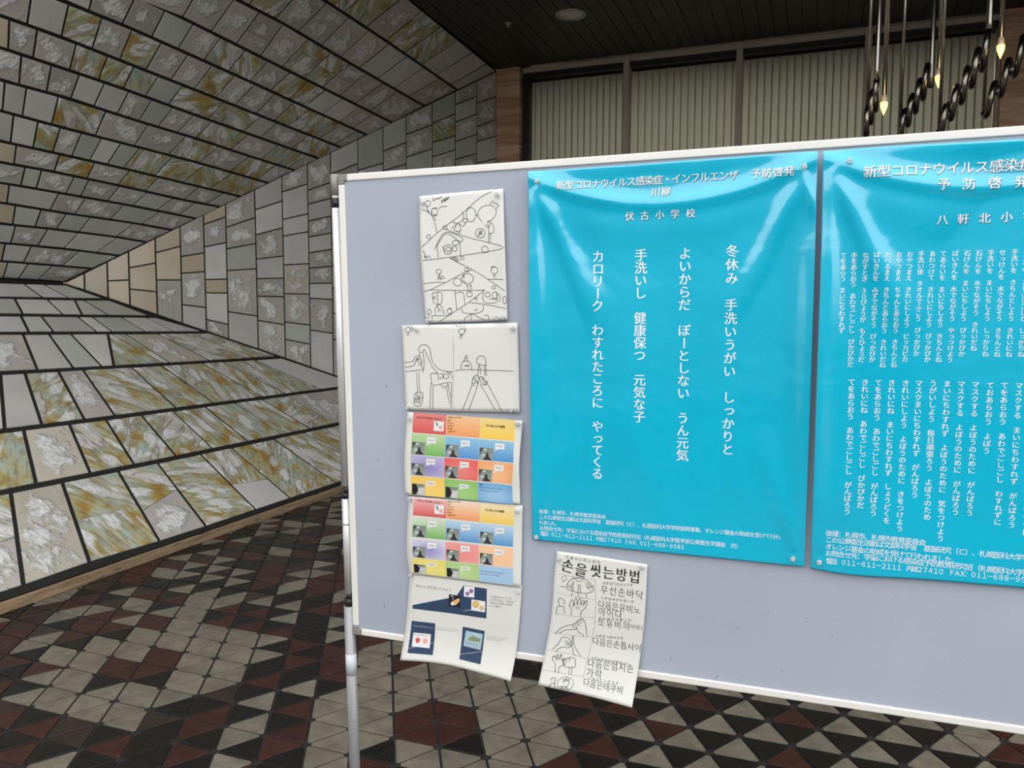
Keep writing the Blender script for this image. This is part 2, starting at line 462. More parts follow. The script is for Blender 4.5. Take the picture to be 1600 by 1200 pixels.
# ------------------------------------------------------------------ ceramic mural: recessed relief of three slopes
YA = 5.2
A3 = on_plane(98, 441, (0, YA, 0), np.array([0, 1.0, 0]))
T3 = np.array([WX, WY, CEIL]); B3 = np.array([WX, WY, .07])
def frame(o, ex, p):                     # plane through o with first axis ex and point p
    ex = np.array(ex, float)/np.linalg.norm(ex); d = np.array(p)-o; ey = d-ex*np.dot(d, ex); ey /= np.linalg.norm(ey)
    return o, ex, ey, np.cross(ex, ey)
class Plane:
    def __init__(s, o, ex, p, toward=(3, 3, 1.5)):
        s.o, s.ex, s.ey, s.n = frame(np.array(o, float), ex, p)
        if np.dot(np.array(toward)-s.o, s.n) < 0: s.n = -s.n
    def px(s, x, y):
        q = on_plane(x, y, s.o, s.n)-s.o
        return np.array([np.dot(q, s.ex), np.dot(q, s.ey)])
    def to(s, p): q = np.array(p)-s.o; return np.array([np.dot(q, s.ex), np.dot(q, s.ey)])
    def w(s, uv, h=0): return s.o+s.ex*uv[0]+s.ey*uv[1]+s.n*h
def inset(poly, offs):
    """poly: CCW/CW list of 2-D points, offs: inward offset of edge k (k -> k+1)"""
    n = len(poly); ar = sum(poly[k][0]*poly[(k+1) % n][1]-poly[(k+1) % n][0]*poly[k][1] for k in range(n))
    sg = 1 if ar > 0 else -1; L = []
    for k in range(n):
        a, b = poly[k], poly[(k+1) % n]; d = b-a; ln = np.linalg.norm(d)
        if ln < 1e-6: L.append(None); continue
        nn = np.array([-d[1], d[0]])/ln*sg; L.append((a+nn*offs[k], d/ln))
    out = []
    L = [q for q in L if q is not None]; n = len(L)
    for k in range(n):
        (p, d), (q, e) = L[k-1], L[k]
        cr_ = d[0]*e[1]-d[1]*e[0]
        if abs(cr_) < 1e-4: out.append(q); continue
        t = ((q-p)[0]*e[1]-(q-p)[1]*e[0])/cr_; out.append(p+d*t)
    return out, sg
rt = random.Random(5)
def add_tile(pl_, poly, offs, kind, parent, thick=.009):
    poly = [np.array(p) for p in poly]
    q, sg = inset(poly, offs)
    n = len(q)
    ar = sum(q[k][0]*q[(k+1) % n][1]-q[(k+1) % n][0]*q[k][1] for k in range(n))
    if ar*sg <= 4e-4: return
    if n < 3 or max(np.linalg.norm(a-b) for a in q for b in q) > 4: return
    c = sum(q)/n; th = thick+rt.uniform(-.002, .002)
    ti = [rt.uniform(-.003, .003), rt.uniform(-.003, .003)]
    C3 = pl_.w(c)
    bev = .003
    inn, _ = inset(q, [bev]*n)
    if len(inn) != n: inn = [p+(c-p)*.04 for p in q]
    def W(p, h): return pl_.w(p, h+(p-c)[0]*ti[0]+(p-c)[1]*ti[1])-C3
    vs = [W(p, .0) for p in q]+[W(p, th-bev*.7) for p in q]+[W(p, th) for p in inn]
    fs = [(k, (k+1) % n, n+(k+1) % n, n+k) for k in range(n)]+[(n+k, n+(k+1) % n, 2*n+(k+1) % n, 2*n+k) for k in range(n)]+[tuple(range(2*n, 3*n))]
    # make faces point outward
    me = mesh('mural_tile', vs, fs)
    if np.dot(np.array(me.polygons[-1].normal), pl_.n) < 0:
        fs = [f[::-1] for f in fs]; bpy.data.meshes.remove(me); me = mesh('mural_tile', vs, fs)
    uvs = list(q)+list(q)+list(inn)
    mn = np.min(q, axis=0); mx = np.max(q, axis=0)
    # unit coords: parametrise the quad by its corners
    l1 = me.uv_layers.new(name='UVMap'); l2 = me.uv_layers.new(name='unit')
    cs = [(0, 0), (1, 0), (1, 1), (0, 1)] if n == 4 else None
    for lp in me.loops:
        k = lp.vertex_index; l1.data[lp.index].uv = uvs[k]
        l2.data[lp.index].uv = cs[k % n] if cs else ((uvs[k]-mn)/(mx-mn+1e-6))
    o = link('tile', me, parent, MAT['tile_'+kind], loc=tuple(C3))
    return o
def quad_tile(pl_, tl, tr, br, bl, gr, gc, kind, parent, cut=None):
    if cut:
        fl, fr, k2 = cut
        ml = tl+(bl-tl)*fl; mr_ = tr+(br-tr)*fr
        add_tile(pl_, [tl, tr, mr_, ml], [gr, gc, .0015, gc], kind, parent)
        add_tile(pl_, [ml, mr_, br, bl], [.0015, gc, gr, gc], k2, parent)
    else:
        add_tile(pl_, [tl, tr, br, bl], [gr, gc, gr, gc], kind, parent)

def rows(pl_, bounds, rowdata, parent, edge, gr, gc, cuts={}):
    """bounds: polyline (px) of every row line, left to right, last point on the end edge."""
    B = [[pl_.px(x, y) for x, y in b] for b in bounds]
    P = bounds
    def at(k, x):
        b = P[k]
        j = 0
        while j < len(b)-2 and x > b[j+1][0]: j += 1
        (x0, y0), (x1, y1) = b[j], b[j+1]
        y = y0+(y1-y0)*(x-x0)/(x1-x0)
        return pl_.px(x, y)
    for k, rd in enumerate(rowdata):
        toks = rd.split()
        # tokens: kind joint kind joint ... kind
        kinds = toks[0::2]; joints = [tuple(map(float, j.split(','))) for j in toks[1::2]]
        e0, e1 = B[k][-1], B[k+1][-1]
        pts = [(at(k, a), at(k+1, b)) for a, b in joints]
        # one tile more beyond the left frame edge
        d = pts[0][0]-pts[min(1, len(pts)-1)][0] if len(pts) > 1 else np.array([-.45, 0])
        d = d/np.linalg.norm(d)*.42
        L0 = (pts[0][0]+d, pts[0][1]+d)
        seq = [L0]+pts+[(e0, e1)]
        kk = kinds
        for i in range(len(seq)-1):
            (a, b), (c, d2) = seq[i], seq[i+1]
            quad_tile(pl_, a, c, d2, b, gr, gc, kk[i], parent, cuts.get((k, i)))
        # continue the row toward the entrance (outside the picture)
        a, b = L0; kx = 0
        while a[0] > -12 and kx < 14 and pl_.w(a)[1] > -1.6:
            wd = rt.uniform(.3, .5); a2, b2 = a+d/.42*wd, b+d/.42*wd
            quad_tile(pl_, a2, a, b, b2, gr, gc, rt.choice('ppbgtl'), parent); a, b = a2, b2; kx += 1

def backing(name, pts, mat, label):
    n = len(pts); c = sum(pts)/n
    nn = np.cross(pts[1]-pts[0], pts[2]-pts[0]); nn /= np.linalg.norm(nn)
    if np.dot(np.array([3, 3, 1.5])-pts[0], nn) < 0: nn = -nn
    vs = list(pts)+[p-nn*.12 for p in pts]
    fs = [tuple(range(n)), tuple(range(2*n-1, n-1, -1))]+[(k, n+k, n+(k+1) % n, (k+1) % n) for k in range(n)]
    o = link(name, mesh(name, vs, fs), None, mat); tag(o, label, None, kind='structure'); return o
AY0 = np.array([A3[0], -2.2, A3[2]])
up = Plane(T3, (0, -1, 0), A3); lo = Plane(B3, (0, -1, 0), A3)
en = Plane(B3, (0, 0, 1), A3)
wu = backing('wall_left', [np.array([WX, -2.2, CEIL]), T3, A3, AY0], MAT['grout'], 'upper ceramic mural slope leaning down from the dark ceiling')
wl = backing('wall_left_lower', [np.array([WX, -2.2, .07]), B3, A3, AY0], MAT['grout'], 'lower ceramic mural slope rising from the travertine kerb')
we = backing('wall_far_left', [T3, B3, A3], MAT['grout'], 'triangular end face of the ceramic mural beside the pillar')
U_B = [[(620, -17), (641, 0), (716, 62), (775, 110)],
 [(440, -42), (507, 0), (600, 61.5), (714, 140)],
 [(300, -32), (372, 0), (444, 37), (546, 98), (662, 165)],
 [(227, 0), (302, 36), (400, 85), (502, 136), (612, 191)],
 [(94, 0), (200, 42), (317, 94), (400, 131.5), (486, 171), (574, 211)],
 [(0, 24), (94, 57), (200, 99), (302, 139), (400, 178), (535, 231)],
 [(0, 74), (109, 110), (200, 141), (304, 179), (400, 213), (500, 248)],
 [(0, 124.5), (109, 154), (200, 184), (306, 216), (400, 247), (461, 266)],
 [(0, 172.5), (94, 198), (200, 225.5), (310, 254), (420, 286)],
 [(0, 220), (110, 244), (200, 264.5), (285, 285), (376, 307)],
 [(0, 253), (84, 268), (200, 292.5), (271, 309), (343, 323)],
 [(0, 285), (91, 300.6), (200, 320), (306, 341)],
 [(0, 316), (104, 333), (200, 346.5), (268, 359)],
 [(0, 349), (87, 358), (200, 372.3), (228, 378)],
 [(0, 379), (99, 388), (185, 399)],
 [(0, 407.5), (81, 414), (142, 419)],
 [(0, 434.5), (56, 437.5), (98, 440.5)]]
U_R = [
 'b 568,500 L 600,535 L 632,571 b 660,602 L 689,631 L 716,657.5 p 739,681 p 761,703 p',
 'b 436,387 L 475,429 b 511,465 b 546,501 b 577,531 l 609,560 p 637,589 p 662,615 p 687,637 l',
 'b 315,284 b 366,329 b 406,368 b 443,406 b 482,440 L 518,474 L 547,503 b 573,529 b 599,554 b 622,577 b',
 'p 152,138 b 212,190 b 258,236 g 302,277 b 345,317 L 384,355 L 419,390 b 454,422 L 482,450 L 510,476 p 536,502 p 561,529 l 585,550 l',
 'b 50,42 p 107,95 L 159,143 b 206,186 L 252,227 b 294,266 b 332,302 L 367,336 b 399,366 b 430,399 b 461,427 L 485,449 L 535,497 b 558,521 b',
 't 14,12 b 58,51 b 119,108 L 168,153 L 209,192 L 247,226 g 286,262 L 350,325 L 408,379 g 433,406 b 483,454 L',
 'b 33,29 b 80,72 b 124,110 p 163,146 p 201,182 b 237,216 g 270,246 b 303,276 b 332,305 L 389,359 b 436,406 L 481,449 b',
 'p 7,3 p 41,34 p 91,80 L 165,148 b 231,209 b 291,262 L 342,310 b 390,357 L 432,400 b',
 'p 21,16 p 59,51 L 94,82 b 127,111 g 159,139 p 189,167 g 218,192 L 270,241 L 319,285 L 364,326 L',
 't 25,21 b 93,84 L 148,135 b 203,183 L 248,226 b 311,286 b 351,321 g',
 'b 39,32 g 65,56 b 116,102 g 139,125 b 187,167 b 231,206 g 271,243 b 307,279 g',
 't 14,10 p 92,77 b 134,116 b 194,171 g 250,220 b',
 't 24,19 g 64,54 b 104,87 g 142,122 p 209,180 b',
 'g 24,16 b 75,58 p 123,99 p 184,149 p',
 't 8,2 p 49,36 b 125,97 g',
 't 12,4 p 44,28 g 82,58 b']
rows(up, U_B, U_R, wu, None, .013, .0085, {(1, 1): (.42, .42, 'L'), (2, 3): (.55, .55, 'b'), (2, 5): (.4, .4, 'L'), (2, 6): (.5, .5, 'L'), (2, 7): (.5, .5, 'b')})
L_B = [[(0, 441.5), (98, 444.5)],
 [(0, 465.5), (111, 468), (166, 468.5)],
 [(0, 492.5), (238, 495.5)],
 [(0, 521.5), (270, 520.5), (322, 520)],
 [(0, 584), (270, 569), (436, 559)],
 [(0, 675), (250, 643.5), (520, 608), (563, 602)],
 [(0, 771), (270, 717), (525, 664), (658, 635)],
 [(0, 933), (142, 883), (270, 844), (528, 757), (775, 676)]]
L_R = ['p 35,69 p 65,111 g',
 'g 22,36 p 72,100 p 116,129 p 128,172 g',
 'p 32,46 g 63,85 p 119,154 p 142,178 g 187,231 p 224,276 p',
 'b 35,59 p 75,116 g 109,161 p 168,178 L 193,268 l 243,331 L',
 'p 0,7 p 38,66 L 90,133 b 128,181 L 203,277 L 250,337 L 313,413 L 345,449 L 395,505 p',
 'L 36,57 l 107,142 L 164,211 L 219,277 L 268,334 L 318,390 L 364,442 L 406,488 L 444,525 b 495,575 b',
 'L 16,37 l 96,141 L 183,251 L 244,324 L 311,402 L 359,456 L 425,528 L 470,600 L 540,690 b']
rows(lo, L_B, L_R, wl, None, .023, .013, {(6, 2): (.5, .5, 'L'), (6, 3): (.58, .42, 'b'), (6, 5): (.55, .62, 'p'), (6, 0): (.55, .5, 'b')})
# end face: columns
tops = [98, 131.5, 167, 200.5, 242, 281, 317.5, 352, 397.5, 440, 480, 516, 558.7, 598, 634, 675, 711, 744.5, 775]
bots = [98, 132, 169, 203, 246, 285, 322.6, 357, 403.6, 445.8, 485.4, 521, 563, 602, 637, 677, 713, 745, 774]
CJ = [[], [], [(439, 437.5)], [(418.7, 411), (451.7, 456)], [(395, 385), (437.5, 437.5)], [(401, 395), (427, 424.5), (476, 480.5)],
 [(351, 339), (386, 379), (437, 436), (457.5, 458), (499, 507)], [(355.5, 340), (389, 380.5), (423, 420), (487, 494)],
 [(328, 314), (367, 356), (405, 400), (435.5, 434.5), (462.5, 464), (500.5, 507.5)],
 [(300, 287.5), (343, 334), (369, 362), (414, 412), (459, 459.5), (503, 508), (530, 538)],
 [(297.5, 285), (319, 310), (345.5, 337.5), (370.5, 364), (395, 389.5), (419, 416), (443, 442.5), (466, 468), (515.5, 521)],
 [(272.5, 255), (310, 298), (345, 337), (381, 376), (415, 413), (450, 450), (490, 492), (530, 536)],
 [(266, 255)], [(236, 222.5), (267, 256)], [(210, 195), (246, 232.5)], [(192.5, 178), (223, 212), (245, 234)],
 [(164, 151), (191, 178), (221, 210), (249, 240)], [(161, 151), (198, 187), (221, 213), (255, 248)]]
CK = ['t', 't', 'tt', 'ttt', 'ttb', 'btbp', 'tbptpb', 'bbgbp', 'ppbpbbb', 'bppplbgb', 'bbpbpbbpb', 'pbpbbpbbb', 'gp', 'gbb', 'bbg', 'gLgb', 'bgbgb', 'bbbgg']
def edge_pt(x, which):
    a = np.array([98, 441.]); b = np.array([775, 110.]) if which == 0 else np.array([774, 676.])
    if which == 1:
        a = np.array([98, 444.]); b = np.array([436, 558.]) if x < 436 else b
        if x >= 436: a = np.array([436, 558.])
    t = (x-a[0])/(b[0]-a[0]); return a+(b-a)*t
for k in range(18):
    tl, tr, bl, br = edge_pt(tops[k], 0), edge_pt(tops[k+1], 0), edge_pt(bots[k], 1), edge_pt(bots[k+1], 1)
    js = list(CJ[k]); yb = bl[1]
    if k >= 12:
        while js[-1][0] < yb-60:
            s = rt.uniform(28, 42); sl = (js[-1][1]-js[-1][0])
            f = (js[-1][0]+s-440)/(240-440) if True else 0
            js.append((js[-1][0]+s, js[-1][0]+s+(-11 if js[-1][0]+s < 440 else 6)*abs(js[-1][0]+s-440)/200))
    def side(y, a, b):
        t = (y-a[1])/(b[1]-a[1]); return a+(b-a)*t
    seqL = [tl]+[side(y0, tl, bl) for y0, y1 in js]+[bl]; seqR = [tr]+[side(y1, tr, br) for y0, y1 in js]+[br]
    ks = CK[k]
    for i in range(len(seqL)-1):
        a, b, c, d = en.px(*seqL[i]), en.px(*seqR[i]), en.px(*seqR[i+1]), en.px(*seqL[i+1])
        kind = ks[i] if i < len(ks) else rt.choice('pgb')
        if np.linalg.norm(a-d) < 1e-3: add_tile(en, [a, b, c], [.012, .007, .012], kind, we)
        else: add_tile(en, [a, b, c, d], [.006 if i else .016, .007, .006 if i < len(seqL)-2 else .016, .007], kind, we)

mb = MB(); mb.box(WX-.25, WX+.012, -2.2, WY, 0, .060); k_ = mb.build('trim_1', MAT['kerb'], bevel=.006)
tag(k_, 'low travertine kerb along the foot of the mural', None, kind='structure')
k_.name = 'baseboard_left'

# ------------------------------------------------------------------ ceiling
mb = MB(); mb.box(-3.9, 5.2, 3.55, WY+3.4, CEIL+.03, CEIL+.15)
ce = mb.build('ceiling', MAT['bronze_dark']); tag(ce, 'nearly black ceiling of narrow perforated metal planks', None, kind='structure')
pw = .143; x = -3.80
me = None
while x < 5.0:
    mb = MB(); mb.box(0, pw-.007, 3.6, WY-.02, CEIL, CEIL+.028)
    if me is None:
        me = mesh('plank', mb.v, mb.f); me.materials.append(MAT['ceiling'])
    o = bpy.data.objects.new('plank', me); COL.objects.link(o); o.parent = ce; o.location = (x, 0, rt.uniform(-.002, .002)); x += pw

# downlight + sprinkler
def disc_lathe(profile, n=28):
    mb = MB(); 
    for r, z in profile:
        for k in range(n):
            q = 2*math.pi*k/n; mb.v.append((r*math.cos(q), r*math.sin(q), z))
    for i in range(len(profile)-1):
        for k in range(n):
            mb.f.append((i*n+k, i*n+(k+1) % n, (i+1)*n+(k+1) % n, (i+1)*n+k))
    mb.f.append(tuple(range(n))[::-1]); mb.f.append(tuple((len(profile)-1)*n+k for k in range(n)))
    return mb
pd = on_plane(892, 22, (0, 0, CEIL), np.array([0, 0, 1.0]))
dl = empty('ceiling_downlight', tuple(pd)); tag(dl, 'round recessed downlight with pale bowl in the dark ceiling', 'light')
disc_lathe([(.155, .0), (.155, -.012), (.13, -.016), (.125, -.004)]).build('trim_ring', MAT['bronze'], dl, True)
disc_lathe([(.124, -.004), (.115, -.010), (.07, -.028), (.02, -.036)]).build('reflector', MAT['lamp_white'], dl, True)
pd = on_plane(794, 36, (0, 0, CEIL), np.array([0, 0, 1.0]))
sp = empty('ceiling_sprinkler', tuple(pd)); tag(sp, 'tiny ceiling sprinkler above the mural corner', 'sprinkler')
disc_lathe([(.035, 0), (.035, -.008), (.012, -.012)]).build('base_plate', MAT['bronze'], sp, True)
disc_lathe([(.010, -.012), (.010, -.03), (.018, -.035), (.004, -.04)]).build('nozzle', MAT['lamp_white'], sp, True)

# ------------------------------------------------------------------ window wall
mb = MB(); mb.box(WX+.002, -3.515, WY, WY+.4, 0, CEIL+.02)
p_ = mb.build('travertine_pillar', MAT['travertine'], bevel=.004); tag(p_, 'brown travertine pillar between mural and windows', 'pillar')
mb = MB(); mb.box(1.66, 2.5, WY-.05, WY+.4, 0, CEIL+.02)
p_ = mb.build('travertine_pillar', MAT['travertine'], bevel=.004); tag(p_, 'brown travertine pillar behind the hanging lamp, at the right edge', 'pillar')
WYF = WY+.12
xs = [-3.50, -2.185, -.895, .43, 1.66]
for k in range(4):
    x0, x1 = xs[k], xs[k+1]
    wn = empty('window_%d' % (k+1), (x0, WYF, 0)); tag(wn, 'tall bronze framed window with vertical blind, %s bay from the mural' % ['first', 'second', 'third', 'fourth'][k], None, kind='structure')
    def B(name, mat, *b, bevel=0):
        m_ = MB(); m_.box(b[0]-x0, b[1]-x0, b[2]-WYF, b[3]-WYF, b[4], b[5]); o = m_.build(name, MAT[mat], wn, bevel=bevel); return o
    B('head_rail', 'bronze', x0, x1, WYF-.06, WYF+.06, CEIL-.055, CEIL-.002, bevel=.003)
    B('lower_rail', 'bronze_dark', x0, x1, WYF-.03, WYF+.06, CEIL-.115, CEIL-.055)
    B('mullion', 'bronze', x1-.035 if k < 3 else x1-.02, x1+.035 if k < 3 else x1, WYF-.10, WYF+.06, 0, CEIL-.01, bevel=.003)
    B('sill', 'bronze', x0, x1, WYF-.06, WYF+.06, .0, .12)
    if k == 0: B('jamb', 'bronze_dark', x0, x0+.09, WYF-.06, WYF+.06, 0, CEIL-.115)
    B('pane', 'glass', x0+.03, x1-.035, WYF+.0, WYF+.006, .12, CEIL-.115)
    bl = empty('vertical_blind', (x0, WYF+.16, 0)); tag(bl, 'beige vertical blind behind the %s window from the mural' % ['first', 'second', 'third', 'fourth'][k], 'blind', 'vertical blinds in the windows')
    m_ = MB(); m_.box(0.02, x1-x0-.02, -.02, .02, CEIL-.12, CEIL-.08); m_.build('head_track', MAT['bronze_dark'], bl)
    m_ = MB(); n_ = 7
    for q in range(n_):
        t = q/(n_-1); m_.v += [((t-.5)*.098, .006*math.sin(t*math.pi)-.003, .13), ((t-.5)*.098, .006*math.sin(t*math.pi)-.003, CEIL-.12)]
    m_.f = [(2*q, 2*q+2, 2*q+3, 2*q+1) for q in range(n_-1)]
    sm = mesh('slat', m_.v, m_.f, True); sm.materials.append(MAT['blind'])
    ns = math.ceil((x1-x0-.11)/.086)
    for xx in [.055+(x1-x0-.11)*q/ns for q in range(ns+1)]:
        o = bpy.data.objects.new('slat', sm); COL.objects.link(o); o.parent = bl; o.location = (xx, rt.uniform(-.004, .004), 0)
        o.rotation_euler = (0, 0, rt.uniform(.08, .18))
mb = MB(); mb.box(-3.9, 5.2, WY+3.3, WY+3.4, 0, CEIL+.1); mb.box(-3.95, -3.85, WY+.4, WY+3.35, 0, CEIL+.1); mb.box(-4.4, -3.826, WY+.03, WY+.42, 0, CEIL+.1); o = mb.build('wall_back', MAT['plaster']); tag(o, 'dim plaster wall behind the blinds', None, kind='structure')  # last box is added to stop light leaking past the pillar
mb = MB(); mb.box(2.5, 5.2, WY, WY+.4, 0, CEIL+.02); o = mb.build('wall_back_right', MAT['travertine']); tag(o, 'travertine wall right of the windows', None, kind='structure')
mb = MB(); mb.box(5.0, 5.15, 3.2, WY+3.4, 0, CEIL+.1); o = mb.build('wall_right', MAT['plaster']); tag(o, 'plain unseen wall on the right side of the hall, added to block side light', None, kind='structure')  # unseen wall added against side light, cut short to let daylight in

ol = bpy.data.lights.new('blind_fill_light', 'AREA'); ol.shape = 'RECTANGLE'; ol.size = 5.5; ol.size_y = 1.2; ol.energy = BLIND_FILL_W; ol.color = (1, .97, .9)  # unseen fill light, added to brighten the blinds from behind
oo = bpy.data.objects.new('blind_fill_light', ol); COL.objects.link(oo); oo.location = (-.9, WY+2.0, CEIL-.1)

mb = MB(); mb.box(-9, 9, -7.3, -7.0, 0, 3.0); o = mb.build('sky_block_wall', MAT['plaster']); tag(o, 'added unseen wall behind the viewer that blocks low sky and shapes reflections', None, kind='structure')  # added out of view to cut low sky light and shape board reflections
mb = MB(); mb.box(-9, 9, -7.0, -2.4, -.06, -.01); o = mb.build('forecourt', MAT['floor_grout']); tag(o, 'dark paving of the forecourt', None, kind='structure')

# ------------------------------------------------------------------ hanging lamp of coiled chrome tubes
YC = 5.4
def cp(x, y, dy=0):
    return on_plane(x, y, (0, YL+dy, 0), np.array([0, 1.0, 0]))
def rod_up(mb, p, r):
    mb.tube([p, (p[0], p[1], CEIL-.0)], r, 10)
lamp_names = ['leftmost', 'second', 'third', 'rightmost']
# each coil: (foot rod px), list of loop centres px from low to high, top rod x, bulb px or None
coils = [((1354, 205), (1352, 200), (1371, 142), 2.6, (1377, 0), (1381, 167)),
         ((1404, 200), (1405, 205), (1455, 112), 4.2, (1460, 0), (1466.5, 125)),
         ((1463, 196), (1467, 200), (1545, 70), 4.8, (1552, 0), (1563.5, 78)),
         ((1535, 178), (1537, 172), (1604, 70), 3.0, (1612, 0), None)]
sx = np.array([1.0, 0, 0]); sz = np.array([0, 0, 1.0]); sy = np.array([0, 1.0, 0])
for k, (foot, c0, c1, turns, topx, bulb) in enumerate(coils):
    YL = YC+(.30 if k % 2 else 0)
    P0, P1 = cp(*c0), cp(*c1)
    root = empty('coil_lamp', (P1[0], P1[1], CEIL)); tag(root, '%s hanging lamp with coiled dark chrome tube on a rod%s' % (lamp_names[k], '' if bulb is None else ' and glowing bulb'), 'lamp', 'coiled tube lamps above the board')
    o0 = np.array([P1[0], P1[1], CEIL])
    Rr = .083
    pts = []; n = int(turns*18)
    for q in range(n+1):
        t = q/n; th = 2*math.pi*turns*t+math.pi*.5
        c = P0+(P1-P0)*t; R2 = Rr*(.72+.28*t)
        pts.append(c+R2*math.cos(th)*sz+R2*math.sin(th)*(sy*.9+sx*.14)-o0)
    mb = MB()
    # coil runs straight up into a rod at both ends
    mb.tube(pts, .0175, 12); mb.build('coil', MAT['chrome'], root, True)
    mb = MB(); e = pts[-1]; mb.tube([e-np.array([0, 0, .01]), np.array([e[0], e[1], e[2]+.06]), np.array([e[0]*.5, e[1], 0])], [.017, .014, .013], 10); mb.build('tube', MAT['rod'], root, True)
    mb = MB(); e = pts[0]; mb.tube([e, np.array([e[0], e[1], 0])], .010, 10); mb.build('rod', MAT['rod'], root, True)
    if bulb:
        bp_ = cp(*bulb, -.12)-o0
        mb = MB(); mb.tube([bp_+np.array([0, 0, .066]), np.array([bp_[0], bp_[1], 0])], .0135, 10); mb.build('bulb_rod', MAT['rod'], root, True)
        mb = MB(); mb.tube([bp_+np.array([0, 0, z]) for z in (.070, .046, .026)], [.013, .017, .020], 14); mb.build('socket', MAT['socket'], root, True)
        mb = MB(); mb.tube([bp_+np.array([0, 0, z]) for z in (.030, .020, .0, -.022, -.040, -.050)], [.018, .021, .020, .012, .005, .001], 14); mb.build('bulb', MAT['bulb'], root, True)
        ld = bpy.data.lights.new('bulb_glow', 'POINT'); ld.energy = .25; ld.color = (1, .75, .4); ld.shadow_soft_size = .04
        lo_ = bpy.data.objects.new('bulb_glow', ld); COL.objects.link(lo_); lo_.parent = root; lo_.location = tuple(bp_+np.array([0, -.06, -.02]))
    mb = MB(); mb.box(-.07, .09, -.06, .06, -.012, 0); mb.build('ceiling_plate', MAT['bronze_dark'], root)

# ------------------------------------------------------------------ notice board on its stand
BU = np.array([0.9998069, 0.01909095, 0.00465761]); BV = np.array([-0.00405301, -0.03158636, 0.99949281])
BN = np.cross(BU, BV); BT = np.array([-1.0859320, 1.6739415, 1.8488827])
BH, BW = 1.15, 1.81
def bp(x, y):
    q = on_plane(x, y, BT, BN)-BT; return np.array([np.dot(q, BU), np.dot(q, BV)])
def bw(u, v, h=0): return BT+BU*u+BV*v+BN*h
def bbox(u0, u1, v0, v1, h0, h1):
    mb = MB(); mb.quadbox([bw(u0, v0, h0), bw(u1, v0, h0), bw(u1, v0, h1), bw(u0, v0, h1), bw(u0, v1, h0), bw(u1, v1, h0), bw(u1, v1, h1), bw(u0, v1, h1)])
    mb.f = [f[::-1] for f in mb.f]; return mb
board = empty('notice_board'); tag(board, 'grey fabric notice board in an aluminium frame on a tube stand', 'board')
fw = .0165
bbox(fw-.003, BW-fw+.003, -BH+fw-.003, -fw+.003, -.018, -.0035).build('panel', MAT['fabric'], board)
bbox(0.024, BW-.024, -fw, 0, -.024, .0).build('top_rail', MAT['alu'], board, bevel=.0025)
bbox(0.024, BW-.024, -BH, -BH+fw, -.024, .0).build('bottom_rail', MAT['alu'], board, bevel=.0025)
bbox(0.0, fw, -BH+.024, -.024, -.024, .0).build('side_rail', MAT['alu'], board, bevel=.0025)
bbox(BW-fw, BW, -BH+.024, -.024, -.024, .0).build('side_rail', MAT['alu'], board, bevel=.0025)
for a, b in ((0, 0), (BW-.024, 0), (0, -BH+.024), (BW-.024, -BH+.024)):
    u0, u1 = (a, a+.024)
    mb = bbox(u0, u1, b-fw, b, -.025, .0012) if b == 0 else bbox(u0, u1, b-.024, b-.024+fw, -.025, .0012)
    mb2 = bbox(a if a == 0 else a+.024-fw, a+fw if a == 0 else a+.024, b-.024, b, -.0245, .0008)
    k = len(mb.v); mb.v += mb2.v; mb.f += [tuple(k+q for q in f) for f in mb2.f]
    mb.build('corner_cap', MAT['cap'], board, bevel=.002)
bbox(.055, .068, .0, .003, -.016, -.004).build('hook', MAT['cap'], board, bevel=.001)
for side in (0, 1):
    pu = -.0125 if side == 0 else BW+.0125
    sg = 1 if side == 0 else -1
    def seg(name, v0, v1, r, mat, u=None, h=-.008, parent=board, n=20):
        mb = MB(); uu = pu if u is None else u
        rr = r
        mb.tube([bw(uu, v1, h), bw(uu, v0, h)], rr, n); return mb.build(name, MAT[mat], parent, True)
    zfloor = (0.0-BT[2])/BV[2]
    pole = seg('leg', -.078, -.765, .0103, 'tube')
    for p in pole.data.polygons: p.use_smooth = len(p.vertices) == 4
    seg('leg_cap', .002, -.048, .0108, 'cap', parent=pole); seg('collar', -.048, -.055, .0092, 'alu', parent=pole)
    seg('clamp', -.055, -.078, .0098, 'black', parent=pole); seg('clamp', -.765, -.787, .0075, 'black', u=pu+.004*sg, parent=pole)
    seg('clamp', -.783, -.797, .0106, 'black', parent=pole)
    l2_ = seg('leg', -.797, -1.045, .0103, 'tube'); seg('joint_ring', -.862, -.865, .0107, 'cap', parent=l2_)
    seg('clamp', -1.04, -1.066, .0078, 'black', u=pu+.003*sg, parent=l2_); seg('clamp', -1.058, -1.078, .0112, 'black', parent=l2_)
    l3 = seg('leg', -1.078, zfloor+.045, .0140, 'tube_grey')
    seg('sticker', -1.205, -1.262, .01425, 'sticker', parent=l3)
    for o in (pole, l2_, l3):
        for p in o.data.polygons: p.use_smooth = len(p.vertices) == 4
        for c in o.children:
            for p in c.data.polygons: p.use_smooth = len(p.vertices) == 4
    f0 = bw(pu, zfloor+.045, -.008)
    mb = MB(); mb.tube([f0+np.array([0, -.24, -.0]), f0+np.array([0, .24, 0])], .014, 12); ft = mb.build('foot', MAT['tube'], board, True)
    for dy in (-.22, .22):
        mb = MB(); q = f0+np.array([0, dy, 0]); q[2] = .020
        mb.tube([q-np.array([.010, 0, 0]), q+np.array([.010, 0, 0])], .020, 16); mb.build('caster', MAT['black'], ft, True)

